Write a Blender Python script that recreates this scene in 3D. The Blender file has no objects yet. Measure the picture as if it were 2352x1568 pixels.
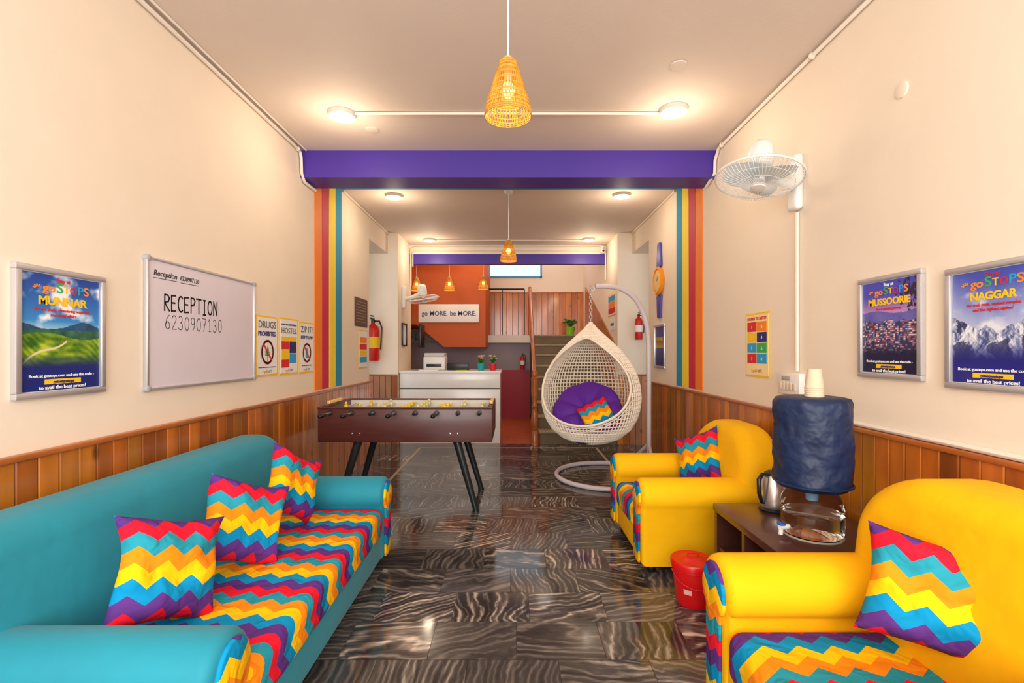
import bpy, bmesh, math, random, bisect
from mathutils import Vector, Matrix, noise
random.seed(4)
PI=math.pi; R=math.radians
C=bpy.context.scene.collection
F=1110.; CX=1178.; HY=805.; H=1.3
XL=-1.737; XR=1.66; ZC=2.935
def zz(y,Y): return H-(y-HY)*Y/F
def xx(x,Y): return (x-CX)*Y/F
def wy(x,X): return X*F/(x-CX)

# ------------------------------------------------------------------ materials
def lin(c):
    out=[]
    for v in c[:3]:
        v=v/255.
        out.append(v/12.92 if v<=.04045 else ((v+.055)/1.055)**2.4)
    return (*out,1)
MATS={}
def mat(name,rgb,rough=.5,metal=0,emit=0,bump=0,bscale=60,var=0,vscale=4,trans=0,coat=0,spec=None,sheen=0,stretch=None,ior=1.2,bdist=.01):
    if name in MATS: return MATS[name]
    m=bpy.data.materials.new(name); m.use_nodes=True; nt=m.node_tree; b=nt.nodes['Principled BSDF']
    b.inputs['Base Color'].default_value=lin(rgb); b.inputs['Roughness'].default_value=rough; b.inputs['Metallic'].default_value=metal
    if emit:
        b.inputs['Emission Color'].default_value=lin(rgb); b.inputs['Emission Strength'].default_value=emit
    if trans: b.inputs['Transmission Weight'].default_value=trans; b.inputs['IOR'].default_value=ior
    if coat: b.inputs['Coat Weight'].default_value=coat; b.inputs['Coat Roughness'].default_value=.15
    if spec is not None: b.inputs['Specular IOR Level'].default_value=spec
    if sheen: b.inputs['Sheen Weight'].default_value=sheen
    tc=nt.nodes.new('ShaderNodeTexCoord'); mp=nt.nodes.new('ShaderNodeMapping'); nt.links.new(tc.outputs['Object'],mp.inputs[0])
    if stretch: mp.inputs['Scale'].default_value=stretch
    n=nt.nodes.new('ShaderNodeTexNoise'); n.inputs['Scale'].default_value=vscale; n.inputs['Detail'].default_value=5
    nt.links.new(mp.outputs[0],n.inputs['Vector'])
    mx=nt.nodes.new('ShaderNodeMix'); mx.data_type='RGBA'
    v=var if var else .03
    mx.inputs['A'].default_value=lin([max(0,c*(1-v)) for c in rgb]); mx.inputs['B'].default_value=lin([min(255,c*(1+v)) for c in rgb])
    nt.links.new(n.outputs['Fac'],mx.inputs['Factor']); nt.links.new(mx.outputs['Result'],b.inputs['Base Color'])
    if bump:
        n2=nt.nodes.new('ShaderNodeTexNoise'); n2.inputs['Scale'].default_value=bscale; n2.inputs['Detail'].default_value=3; nt.links.new(tc.outputs['Object'],n2.inputs['Vector'])
        bp=nt.nodes.new('ShaderNodeBump'); bp.inputs['Strength'].default_value=bump; bp.inputs['Distance'].default_value=bdist
        nt.links.new(n2.outputs['Fac'],bp.inputs['Height']); nt.links.new(bp.outputs[0],b.inputs['Normal'])
    MATS[name]=m; return m

ZC_COL=[(36,150,172),(250,142,18),(255,198,8),(0,142,196),(92,50,134),(230,24,50)]
def zigmat(name,U,V,band=.062,lam=.11,amp=.045,off=0.):
    m=bpy.data.materials.new(name); m.use_nodes=True; nt=m.node_tree; b=nt.nodes['Principled BSDF']; b.inputs['Roughness'].default_value=.8
    b.inputs['Specular IOR Level'].default_value=.2
    tc=nt.nodes.new('ShaderNodeTexCoord')
    def dot(v):
        d=nt.nodes.new('ShaderNodeVectorMath'); d.operation='DOT_PRODUCT'; d.inputs[1].default_value=v; nt.links.new(tc.outputs['Object'],d.inputs[0]); return d.outputs['Value']
    def mth(op,a,bv):
        d=nt.nodes.new('ShaderNodeMath'); d.operation=op
        for i,q in enumerate((a,bv)):
            if q is None: continue
            if isinstance(q,(int,float)): d.inputs[i].default_value=q
            else: nt.links.new(q,d.inputs[i])
        return d.outputs[0]
    pp=mth('PINGPONG',dot(U),lam/2); pp=mth('MULTIPLY',pp,amp/(lam/2))
    t=mth('ADD',dot(V),pp); t=mth('ADD',t,off+10*band*6); t=mth('DIVIDE',t,band*6); t=mth('FRACT',t,None)
    cr=nt.nodes.new('ShaderNodeValToRGB'); cr.color_ramp.interpolation='CONSTANT'
    e=cr.color_ramp.elements
    while len(e)<6: e.new(.5)
    for i,c in enumerate(ZC_COL): e[i].position=i/6
    for i,c in enumerate(ZC_COL): e[i].color=lin(c)
    nt.links.new(t,cr.inputs[0]); nt.links.new(cr.outputs[0],b.inputs['Base Color'])
    n2=nt.nodes.new('ShaderNodeTexNoise'); n2.inputs['Scale'].default_value=10; n2.inputs['Distortion'].default_value=.8; nt.links.new(tc.outputs['Object'],n2.inputs['Vector'])
    bp=nt.nodes.new('ShaderNodeBump'); bp.inputs['Strength'].default_value=.6; bp.inputs['Distance'].default_value=.035
    nt.links.new(n2.outputs['Fac'],bp.inputs['Height']); nt.links.new(bp.outputs[0],b.inputs['Normal'])
    return m
def attrmat(name,rough=.4,grain=None,gamt=.35,coat=0):
    m=bpy.data.materials.new(name); m.use_nodes=True; nt=m.node_tree; b=nt.nodes['Principled BSDF']; b.inputs['Roughness'].default_value=rough
    if coat: b.inputs['Coat Weight'].default_value=coat; b.inputs['Coat Roughness'].default_value=.12
    a=nt.nodes.new('ShaderNodeAttribute'); a.attribute_name='Col'
    if grain:
        tc=nt.nodes.new('ShaderNodeTexCoord'); mp=nt.nodes.new('ShaderNodeMapping'); mp.inputs['Scale'].default_value=grain
        n=nt.nodes.new('ShaderNodeTexNoise'); n.inputs['Scale'].default_value=1; n.inputs['Detail'].default_value=7; n.inputs['Distortion'].default_value=.6
        nt.links.new(tc.outputs['Object'],mp.inputs[0]); nt.links.new(mp.outputs[0],n.inputs['Vector'])
        mr=nt.nodes.new('ShaderNodeMapRange'); mr.inputs['From Min'].default_value=.3; mr.inputs['From Max'].default_value=.7; mr.inputs['To Min'].default_value=1-gamt; mr.inputs['To Max'].default_value=1+gamt
        nt.links.new(n.outputs['Fac'],mr.inputs[0])
        # knots
        mk=nt.nodes.new('ShaderNodeMapping'); mk.inputs['Scale'].default_value=(6,6,3.2); nt.links.new(tc.outputs['Object'],mk.inputs[0])
        vo=nt.nodes.new('ShaderNodeTexVoronoi'); vo.inputs['Scale'].default_value=1; nt.links.new(mk.outputs[0],vo.inputs['Vector'])
        mr2=nt.nodes.new('ShaderNodeMapRange'); mr2.inputs['From Min'].default_value=.05; mr2.inputs['From Max'].default_value=.14; mr2.inputs['To Min'].default_value=.35; mr2.inputs['To Max'].default_value=1
        nt.links.new(vo.outputs['Distance'],mr2.inputs[0])
        mm=nt.nodes.new('ShaderNodeMath'); mm.operation='MULTIPLY'; nt.links.new(mr.outputs[0],mm.inputs[0]); nt.links.new(mr2.outputs[0],mm.inputs[1])
        vm=nt.nodes.new('ShaderNodeVectorMath'); vm.operation='SCALE'; nt.links.new(a.outputs['Color'],vm.inputs[0]); nt.links.new(mm.outputs[0],vm.inputs['Scale'])
        nt.links.new(vm.outputs[0],b.inputs['Base Color'])
    else: nt.links.new(a.outputs['Color'],b.inputs['Base Color'])
    return m
m_wall=mat('cream_wall',(241,226,206),.75,bump=.08,bscale=25,var=.015)
m_ceil=mat('ceiling_paint',(222,206,194),.7,bump=.05,var=.015)
m_purple=mat('purple_paint',(68,42,150),.45,var=.04)
m_white=mat('white_plastic',(236,234,230),.4)
m_whitegloss=mat('white_gloss',(240,238,234),.2)
m_conduit=mat('conduit_plastic',(238,226,212),.45)
m_teal=mat('teal_upholstery',(8,136,158),.7,bump=.5,bscale=5,var=.07,sheen=.1,bdist=.02)
m_yellow=mat('yellow_upholstery',(252,188,0),.75,bump=.5,bscale=5,var=.04,spec=.25,bdist=.02)
m_black=mat('black_plastic',(20,20,20),.35)
m_dark=mat('dark_metal',(50,52,54),.4,metal=.5)
m_steel=mat('brushed_steel',(215,215,215),.25,metal=.9)
m_alu=mat('aluminium',(205,205,210),.35,metal=.7)
m_darkwood=mat('dark_walnut',(74,42,34),.3,var=.3,vscale=3,stretch=(1,1,1),coat=.3)
m_maroonwood=mat('mahogany_laminate',(80,36,31),.4,var=.25,vscale=3,stretch=(2,8,14),coat=.15)
m_wood=mat('varnished_wood',(168,92,34),.35,var=.25,vscale=5,coat=.3)
m_stone=mat('stair_stone',(150,134,104),.5,var=.18,vscale=9)
m_orange=mat('orange_paint',(190,82,12),.6)
m_greyw=mat('grey_paint',(150,140,148),.6)
m_redw=mat('crimson_paint',(170,24,50),.5)
m_red=mat('red_plastic',(220,16,22),.3)
m_redpaint=mat('red_enamel',(200,26,20),.3)
m_wicker=mat('white_wicker',(246,236,218),.6)
m_cush=mat('purple_cushion',(92,28,156),.7,bump=.4,bscale=10)
m_navy=mat('navy_nylon',(20,38,72),.5,bump=1.,bscale=8,var=.25,vscale=10,spec=.4,bdist=.03)
m_bamboo=mat('bamboo_cane',(190,136,44),.5,var=.3,vscale=30)
m_bulb=mat('warm_bulb',(255,190,90),.4,emit=10)
m_lamp=mat('lamp_diffuser',(255,244,226),.4,emit=5)
m_glass=mat('clear_plastic',(252,253,254),.03,trans=1,ior=1.12)
m_paper=mat('paper_white',(240,238,236),.7)
m_cup=mat('paper_cup',(222,200,170),.7)
m_txtnavy=mat('ink_navy',(40,34,110),.6); m_txtblack=mat('ink_black',(18,18,22),.6); m_txtwhite=mat('ink_white',(245,245,245),.6)
m_txtyel=mat('ink_yellow',(250,200,20),.6); m_txtred=mat('ink_red',(214,34,44),.6); m_txtor=mat('ink_orange',(248,140,30),.6)
m_txtgreen=mat('ink_green',(60,170,90),.6); m_txtblue=mat('ink_blue',(40,160,215),.6); m_txtgrey=mat('ink_grey',(90,90,100),.6)
m_leaf=mat('plant_leaf',(40,110,40),.5,var=.3,vscale=20)
m_art=attrmat('printed_art',.25)
m_planks=attrmat('varnished_planks',.28,grain=(9,9,1.3),gamt=.30,coat=.6)

# ------------------------------------------------------------------ mesh builder
class MB:
    def __init__(s): s.bm=bmesh.new()
    def merge(s,t,mx=None):
        me=bpy.data.meshes.new('tmp'); t.to_mesh(me); t.free()
        if mx is not None: me.transform(mx)
        s.bm.from_mesh(me); bpy.data.meshes.remove(me); return s
    def box(s,x0,x1,y0,y1,z0,z1,bev=0,seg=2,mx=None):
        t=bmesh.new(); bmesh.ops.create_cube(t,size=1)
        for v in t.verts: v.co=Vector(((x0+x1)/2+v.co.x*(x1-x0),(y0+y1)/2+v.co.y*(y1-y0),(z0+z1)/2+v.co.z*(z1-z0)))
        if bev: bmesh.ops.bevel(t,geom=t.edges[:]+t.verts[:],offset=bev,segments=seg,affect='EDGES',profile=.5)
        return s.merge(t,mx)
    def tube(s,pts,r,seg=8,closed=False):
        pts=[Vector(p) for p in pts]; n=len(pts); rings=[]; up=None
        for i,p in enumerate(pts):
            a=pts[(i-1)%n] if (closed or i>0) else p; b=pts[(i+1)%n] if (closed or i<n-1) else p
            d=(b-a).normalized()
            if up is None:
                up=Vector((0,0,1)) if abs(d.z)<.9 else Vector((1,0,0))
            u=(up-d*up.dot(d))
            if u.length<1e-5: u=d.orthogonal()
            u.normalize(); up=u; w=d.cross(u)
            rr=r[i] if isinstance(r,(list,tuple)) else r
            rings.append([s.bm.verts.new(p+(u*math.cos(2*PI*k/seg)+w*math.sin(2*PI*k/seg))*rr) for k in range(seg)])
        for i in range(n if closed else n-1):
            A=rings[i]; B=rings[(i+1)%n]
            for k in range(seg): s.bm.faces.new((A[k],A[(k+1)%seg],B[(k+1)%seg],B[k]))
        if not closed:
            s.bm.faces.new(rings[0][::-1]); s.bm.faces.new(rings[-1])
        return s
    def lathe(s,prof,seg=24,mx=None,caps=True):
        t=bmesh.new(); rings=[]
        for r,z in prof: rings.append([t.verts.new((max(r,1e-4)*math.cos(2*PI*k/seg),max(r,1e-4)*math.sin(2*PI*k/seg),z)) for k in range(seg)])
        for i in range(len(rings)-1):
            for k in range(seg): t.faces.new((rings[i][k],rings[i][(k+1)%seg],rings[i+1][(k+1)%seg],rings[i+1][k]))
        if caps: t.faces.new(rings[0][::-1]); t.faces.new(rings[-1])
        return s.merge(t,mx)
    def prism(s,poly,ax,a0,a1,bev=0,seg=3,mx=None):
        t=bmesh.new()
        def co(p,a): return {'x':(a,p[0],p[1]),'y':(p[0],a,p[1]),'z':(p[0],p[1],a)}[ax]
        A=[t.verts.new(co(p,a0)) for p in poly]; B=[t.verts.new(co(p,a1)) for p in poly]
        fa=t.faces.new(A); fb=t.faces.new(B[::-1]); n=len(poly)
        for i in range(n): t.faces.new((A[i],B[i],B[(i+1)%n],A[(i+1)%n]))
        bmesh.ops.recalc_face_normals(t,faces=t.faces[:])
        if bev: bmesh.ops.bevel(t,geom=list(fa.edges)+list(fb.edges),offset=bev,segments=seg,affect='EDGES',profile=.5)
        return s.merge(t,mx)
    def ball(s,c,r,sc=(1,1,1),seg=16):
        t=bmesh.new(); bmesh.ops.create_uvsphere(t,u_segments=seg,v_segments=max(6,seg//2),radius=r)
        return s.merge(t,Matrix.Translation(c)@Matrix.Diagonal((*sc,1)))
    def text(s,txt,size,cx,cz,y,width=None,bold=0,align='CENTER',shear=0):
        cu=bpy.data.curves.new('t','FONT'); cu.body=txt; cu.size=size; cu.align_x=align; cu.extrude=.0006; cu.offset=bold; cu.shear=shear; cu.resolution_u=3
        o=bpy.data.objects.new('t',cu); C.objects.link(o); dg=bpy.context.evaluated_depsgraph_get(); dg.update()
        me=bpy.data.meshes.new_from_object(o.evaluated_get(dg)); bpy.data.objects.remove(o); bpy.data.curves.remove(cu)
        if len(me.vertices):
            xs=[v.co.x for v in me.vertices]; w=max(xs)-min(xs); k=(width/w) if width else 1
            me.transform(Matrix.Translation((cx,y,cz))@Matrix.Rotation(PI/2,4,'X')@Matrix.Diagonal((k,1 if not width else (k*.5+.5 if abs(k-1)<1 else 1),1,1)))
            s.bm.from_mesh(me)
        bpy.data.meshes.remove(me); return s
    def strip(s,pts,w,y):   # flat ribbon stroke in the xz plane
        for i in range(len(pts)-1):
            a=Vector((pts[i][0],0,pts[i][1])); b=Vector((pts[i+1][0],0,pts[i+1][1])); d=(b-a)
            if d.length<1e-6: continue
            d.normalize(); n=Vector((-d.z,0,d.x))*w/2; e=d*w*.35
            vs=[s.bm.verts.new(Vector((q.x,y,q.z))) for q in (a-e+n,a-e-n,b+e-n,b+e+n)]
            s.bm.faces.new(vs)
        return s
    def obj(s,name,m,parent=None,smooth=45,loc=None,recalc=True):
        if recalc: bmesh.ops.recalc_face_normals(s.bm,faces=s.bm.faces[:])
        me=bpy.data.meshes.new(name); s.bm.to_mesh(me); s.bm.free()
        if smooth: me.shade_smooth(); me.set_sharp_from_angle(angle=R(smooth))
        o=bpy.data.objects.new(name,me); C.objects.link(o)
        if m: me.materials.append(m)
        if parent: o.parent=parent
        if loc: o.location=loc
        return o
def tag(o,label,cat,group=None,kind=None):
    o['label']=label; o['category']=cat
    if group: o['group']=group
    if kind: o['kind']=kind
    return o
def thing(name,label,cat,loc=(0,0,0),rz=0,group=None):
    o=bpy.data.objects.new(name,None); C.objects.link(o); o.location=loc; o.rotation_euler=(0,0,rz); o.empty_display_size=.1
    return tag(o,label,cat,group)
def dup(root,loc,rz=None,label=None):
    def cp(o,par):
        c=o.copy(); C.objects.link(c)
        if par: c.parent=par
        for ch in [q for q in o.children]: cp(ch,c)
        return c
    r=cp(root,None); r.location=loc
    if rz is not None: r.rotation_euler=(0,0,rz)
    if label: r['label']=label
    return r
def struct(name,mb,m,smooth=0):
    o=mb.obj(name,m,None,smooth); o['kind']='structure'; return o
def sbox(name,m,*a,**k): return struct(name,MB().box(*a,**k),m)

# ------------------------------------------------------------------ setting
YB=-1.6; YE=5.84; YW=6.72; YBM=7.5
sbox('wall_left',m_wall,XL-.15,XL,YB,YE,0,ZC)
sbox('wall_right',m_wall,XR,XR+.15,YB,YE+.06,0,ZC)
wl=MB(); wl.box(-2.75,-2.6,YE,YW,0,2.65); struct('wall_recess_left',wl,m_wall)
wl=MB(); wl.box(2.6,2.75,YE,YW,0,2.65); struct('wall_recess_right',wl,m_wall)
sbox('wall_header_left',m_wall,-2.75,XL,YE,YW,2.65,ZC)
sbox('wall_header_right',m_wall,XR,2.75,YE+.06,YW,2.65,ZC)
XI=-1.6; XJ=1.455
sbox('wall_pier_left',m_wall,-2.75,XI,YW,7.6,0,ZC)
sbox('wall_pier_right',m_wall,XJ,2.75,YW,7.6,0,ZC)
sbox('wall_reception_left',m_wall,-2.35,-2.2,7.6,10,0,4.2)
sbox('wall_reception_right',m_wall,XJ,XJ+.15,7.6,10.1,0,4.2)
bw=MB(); bw.box(-2.35,XJ,10,10.12,0,2.81); bw.box(-2.35,-.57,10,10.12,2.81,4.2); bw.box(.6,XJ,10,10.12,2.81,4.2); bw.box(-.57,.6,10,10.12,3.4,4.2)
struct('wall_back',bw,m_wall)
sbox('ceiling',m_ceil,-2.75,2.75,YB,YBM,ZC,ZC+.12)
sbox('ceiling_stairwell',m_ceil,-2.35,1.6,7.62,10.12,4.2,4.3)
sbox('wall_above_rear_beam',m_wall,-2.75,2.75,7.6,7.66,2.8,4.2)
sbox('trim_1',m_purple,XL,XR,3.95,4.225,2.716,ZC)
sbox('trim_2',m_purple,XI,XJ,YBM,7.6,2.645,2.80)
sbox('wall_rear_beam_top',m_wall,XI,XJ,YBM,7.6,2.80,ZC)
cols=[('stripe_orange',(246,132,20)),('stripe_crimson',(202,32,70)),('stripe_yellow',(255,222,54)),('stripe_blue',(16,146,190))]
ti=3
for i,(n,c) in enumerate(cols):
    m=mat(n,c,.6); y0=4.225+i*.17; y1=y0+.158
    s=MB(); s.box(XL,XL+.004,y0,y1,.95,ZC); s.box(XR-.004,XR,y0,y1,.95,ZC); s.box(XL,XR,y0,y1,ZC-.004,ZC)
    struct('trim_%d'%ti,s,m); ti+=1
def planks(spec,z0,z1,name,w=.082,thick=.018):
    bm=bmesh.new(); cl=bm.verts.layers.float_color.new('Col')
    for (a,b,n) in spec:
        a=Vector((*a,0)); b=Vector((*b,0)); n=Vector((*n,0)); L=(b-a).length; d=(b-a)/L; k=max(1,int(round(L/w))); ww=L/k
        for i in range(k):
            p0=a+d*(i*ww+.0015); p1=a+d*((i+1)*ww-.0015)
            base=Vector((184,102,30))*random.uniform(.82,1.12); base.y*=random.uniform(.93,1.1); c=lin([min(255,q) for q in base])
            g=.004
            prof=[p0,p0+n*(thick-g),p0+d*g+n*thick,p1-d*g+n*thick,p1+n*(thick-g),p1]
            lo=[bm.verts.new(q+Vector((0,0,z0))) for q in prof]; hi=[bm.verts.new(q+Vector((0,0,z1))) for q in prof]
            for v in lo+hi: v[cl]=c
            m_=len(prof)
            for j in range(m_): bm.faces.new((lo[j],lo[(j+1)%m_],hi[(j+1)%m_],hi[j]))
            bm.faces.new(hi); bm.faces.new(lo[::-1])
    bmesh.ops.recalc_face_normals(bm,faces=bm.faces[:])
    me=bpy.data.meshes.new(name); bm.to_mesh(me); bm.free(); me.materials.append(m_planks)
    o=bpy.data.objects.new(name,me); C.objects.link(o); o['kind']='structure'; return o
def nt_():
    global ti; ti+=1; return 'trim_%d'%(ti-1)
ZWc=.915
planks([((XL,YB),(XL,YE),(1,0)),((XL,YE),(XL-.15,YE),(0,1))],0,ZWc,nt_())
planks([((XR,YB),(XR,YE+.06),(-1,0))],0,ZWc,nt_())
planks([((-2.6,YW),(XI,YW),(0,-1)),((XJ,YW),(2.6,YW),(0,-1))],0,.95,nt_())
planks([((-.5,10),(XJ,10),(0,-1))],1.59,2.49,nt_(),.12)
cp=MB(); cp.box(XL,XL+.034,YB,YE+.02,ZWc,ZWc+.022,.006); cp.box(XR-.034,XR,YB,YE+.08,ZWc,ZWc+.022,.006); cp.box(-2.6,XI,YW-.034,YW,.95,.972,.006); cp.box(XJ,2.6,YW-.034,YW,.95,.972,.006)
cp.box(-.5,XJ,9.966,10,2.49,2.51,.004)
struct(nt_(),cp,m_wood,40)
# floor: marble tiles
bm=bmesh.new(); uvl=bm.loops.layers.uv.new('UVMap'); cl=bm.verts.layers.float_color.new('Col')
TW=.38; TD=.284; y=1110*1.3/(1515-805)-TD*13; row=0
while y<6.75:
    off=random.choice([0,.19,.1,.29])+random.uniform(-.02,.02)
    x=-2.66+off-TW
    while x<2.66:
        x0=max(x,-2.6); x1=min(x+TW,2.6); y1=min(y+TD,6.76); y0=y
        if x1-x0>.01 and y0>=YB-.01:
            g=.001; vs=[bm.verts.new(q) for q in ((x0+g,y0+g,0),(x1-g,y0+g,0),(x1-g,y1-g,0),(x0+g,y1-g,0))]
            k=random.uniform(.55,1.3)
            c=(k,random.random(),random.random(),1)
            for v in vs: v[cl]=c
            f=bm.faces.new(vs); a=random.choice([0,.05,PI,.15,-.2,PI/2,PI/2+.15,PI/2,.5,-.55,.3])+random.uniform(-.1,.1); ox,oy=random.uniform(0,40),random.uniform(0,40)
            for l in f.loops:
                px,py=l.vert.co.x-x0,l.vert.co.y-y0
                l[uvl].uv=(ox+px*math.cos(a)-py*math.sin(a),oy+px*math.sin(a)+py*math.cos(a))
        x+=TW
    y+=TD; row+=1
me=bpy.data.meshes.new('floor'); bm.to_mesh(me); bm.free()
fl=bpy.data.objects.new('floor',me); C.objects.link(fl); fl['kind']='structure'
m=bpy.data.materials.new('streaked_marble'); m.use_nodes=True; nt=m.node_tree; b=nt.nodes['Principled BSDF']
def nn(ty,**k):
    n=nt.nodes.new(ty)
    for a,v in k.items(): setattr(n,a,v)
    return n
def mt(op,a,bv=None,cv=None):
    n=nn('ShaderNodeMath',operation=op)
    for i,q in enumerate((a,bv,cv)):
        if q is None: continue
        if isinstance(q,(int,float)): n.inputs[i].default_value=q
        else: nt.links.new(q,n.inputs[i])
    return n.outputs[0]
uv=nn('ShaderNodeUVMap',uv_map='UVMap'); sx=nn('ShaderNodeSeparateXYZ'); nt.links.new(uv.outputs[0],sx.inputs[0])
at=nn('ShaderNodeAttribute',attribute_name='Col'); sp=nn('ShaderNodeSeparateXYZ'); nt.links.new(at.outputs['Vector'],sp.inputs[0])
mp=nn('ShaderNodeMapping'); mp.inputs['Scale'].default_value=(2.2,3.0,1); nt.links.new(uv.outputs[0],mp.inputs[0])
nA=nn('ShaderNodeTexNoise'); nA.inputs['Scale'].default_value=1; nA.inputs['Detail'].default_value=4.5; nA.inputs['Distortion'].default_value=.5; nt.links.new(mp.outputs[0],nA.inputs['Vector'])
mpB=nn('ShaderNodeMapping'); mpB.inputs['Scale'].default_value=(6,70,1); nt.links.new(uv.outputs[0],mpB.inputs[0])
nB=nn('ShaderNodeTexNoise'); nB.inputs['Scale'].default_value=1; nB.inputs['Detail'].default_value=5; nB.inputs['Distortion'].default_value=.4; nt.links.new(mpB.outputs[0],nB.inputs['Vector'])
mpC=nn('ShaderNodeMapping'); mpC.inputs['Scale'].default_value=(5,12,1); nt.links.new(uv.outputs[0],mpC.inputs[0])
nC=nn('ShaderNodeTexNoise'); nC.inputs['Scale'].default_value=1; nC.inputs['Detail'].default_value=4; nt.links.new(mpC.outputs[0],nC.inputs['Vector'])
freq=mt('MULTIPLY_ADD',sp.outputs[2],180,70)
ph=mt('MULTIPLY',sx.outputs[1],freq); ph=mt('ADD',ph,mt('MULTIPLY',nA.outputs['Fac'],44))
sn=mt('SINE',ph); sn=mt('MULTIPLY_ADD',sn,.5,.5); sn=mt('POWER',sn,1.6)
ph2=mt('MULTIPLY_ADD',ph,.37,1.7); sn2=mt('MULTIPLY_ADD',mt('SINE',ph2),.5,.5)
v=mt('MULTIPLY',sn,.30); v=mt('ADD',v,mt('MULTIPLY',sn2,.20)); v=mt('ADD',v,mt('MULTIPLY',nB.outputs['Fac'],.60)); v=mt('ADD',v,mt('MULTIPLY',nC.outputs['Fac'],.60))
v=mt('SUBTRACT',v,.83); v=mt('MULTIPLY',v,mt('MULTIPLY_ADD',sp.outputs[1],1.0,.35)); v=mt('ADD',v,.47)
cr=nn('ShaderNodeValToRGB'); e=cr.color_ramp.elements; e[0].position=.26; e[0].color=lin((44,42,44)); e[1].position=.84; e[1].color=lin((210,202,192))
q=e.new(.46); q.color=lin((78,74,74)); q=e.new(.64); q.color=lin((130,122,116))
nt.links.new(v,cr.inputs[0])
sc=nn('ShaderNodeVectorMath',operation='SCALE'); nt.links.new(cr.outputs[0],sc.inputs[0]); nt.links.new(sp.outputs[0],sc.inputs['Scale'])
hs=nn('ShaderNodeMix',data_type='RGBA',blend_type='MULTIPLY'); hs.inputs['B'].default_value=(1.04,.94,.84,1); nt.links.new(sp.outputs[1],hs.inputs['Factor']); nt.links.new(sc.outputs[0],hs.inputs['A'])
nt.links.new(hs.outputs['Result'],b.inputs['Base Color']); b.inputs['Roughness'].default_value=.1; b.inputs['IOR'].default_value=1.6
me.materials.append(m)
sbox('floor_grout',mat('grout',(60,50,45),.8),-2.6,2.6,YB,6.76,-.08,-.002)
sbox('floor_reception',mat('terracotta_floor',(190,92,50),.4,var=.15,vscale=8),-2.35,XJ+.15,6.76,10.1,-.08,0)
ln=MB(); ln.box(-1.255,-1.225,4.0,6.45,0,.002); ln.box(-1.255,1.13,6.45,6.48,0,.002); ln.box(1.1,1.13,4.0,6.45,0,.002)
struct(nt_(),ln,mat('beige_inlay',(186,164,130),.4))
wf=MB()
for a in ((-.57,-.54),(.57,.6)): wf.box(a[0],a[1],9.98,10.05,2.81,3.4)
wf.box(-.57,.6,9.98,10.05,2.81,2.84); wf.box(-.57,.6,9.98,10.05,3.37,3.4)
struct('window_1',wf,mat('blue_window_frame',(60,150,210),.4))

# ------------------------------------------------------------------ reception / stairs (behind)
op=MB(); op.prism([(-2.2,1.75),(-1.66,1.75),(-1.18,1.36),(-.47,1.36),(-.47,4.2),(-2.2,4.2)],'y',8.3,9.995)
struct('wall_orange',op,m_orange)
sbox('wall_understair_grey',m_greyw,-2.2,.33,9.3,9.36,.93,1.45)
sbox('wall_understair_red',m_redw,-2.2,.33,9.28,9.36,0,.93)
st=thing('staircase','beige stone staircase rising behind the hanging egg chair to the landing','staircase',(.9,6.72,0))
for i in range(9):
    s=MB(); s.box(-.52,.55,i*.27,2.43,i*.1767,(i+1)*.1767-.03,0); s.obj('riser_block',mat('stair_riser_paint',(112,96,72),.6,var=.15),st,0)
    s=MB(); s.box(-.54,.55,i*.27-.02,min(i*.27+.28,2.44),(i+1)*.1767-.03,(i+1)*.1767,.006); s.obj('tread',m_stone,st)
ld=MB(); ld.box(-.5,XJ,9.16,9.99,1.45,1.59); struct('floor_landing',ld,mat('landing_white',(232,226,214),.6))
dd=MB(); dd.prism([(6.9,.6),(9.6,1.7),(9.6,2.56),(6.9,1.42)],'x',XJ-.02,XJ); struct(nt_(),dd,m_wood)
hr=thing('stair_banister','brown wooden banister with a turned post at the foot of the stairs','banister',(.30,6.66,0))
s=MB(); s.lathe([(.05,0),(.05,.18),(.035,.2),(.045,.24),(.055,.32),(.045,.44),(.03,.5),(.045,.53),(.03,.56),(.04,.64),(.05,.72),(.05,.9),(.055,.92),(.03,.94),(.045,.98),(.03,1.02),(.001,1.04)],16); s.obj('newel_post',m_wood,hr)
s=MB(); s.tube([(0,.02,.9),(0.02,2.46,2.47)],.032,8); s.obj('handrail',m_wood,hr)
s=MB(); s.tube([(0.02,2.46,1.59),(.02,2.46,2.5)],.03,8); s.obj('top_post',m_wood,hr)
lr=thing('landing_railing','dark metal railing along the edge of the upper landing','railing',(-.08,9.2,1.59))
s=MB(); s.tube([(-.40,.0,.88),(.30,.0,.88)],.018,8); s.obj('top_rail',m_dark,lr)
for x in (-.40,-.12,.30):
    s=MB(); s.tube([(x,0,0),(x,0,.88)],.009,6); s.obj('post',m_dark,lr)

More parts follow.
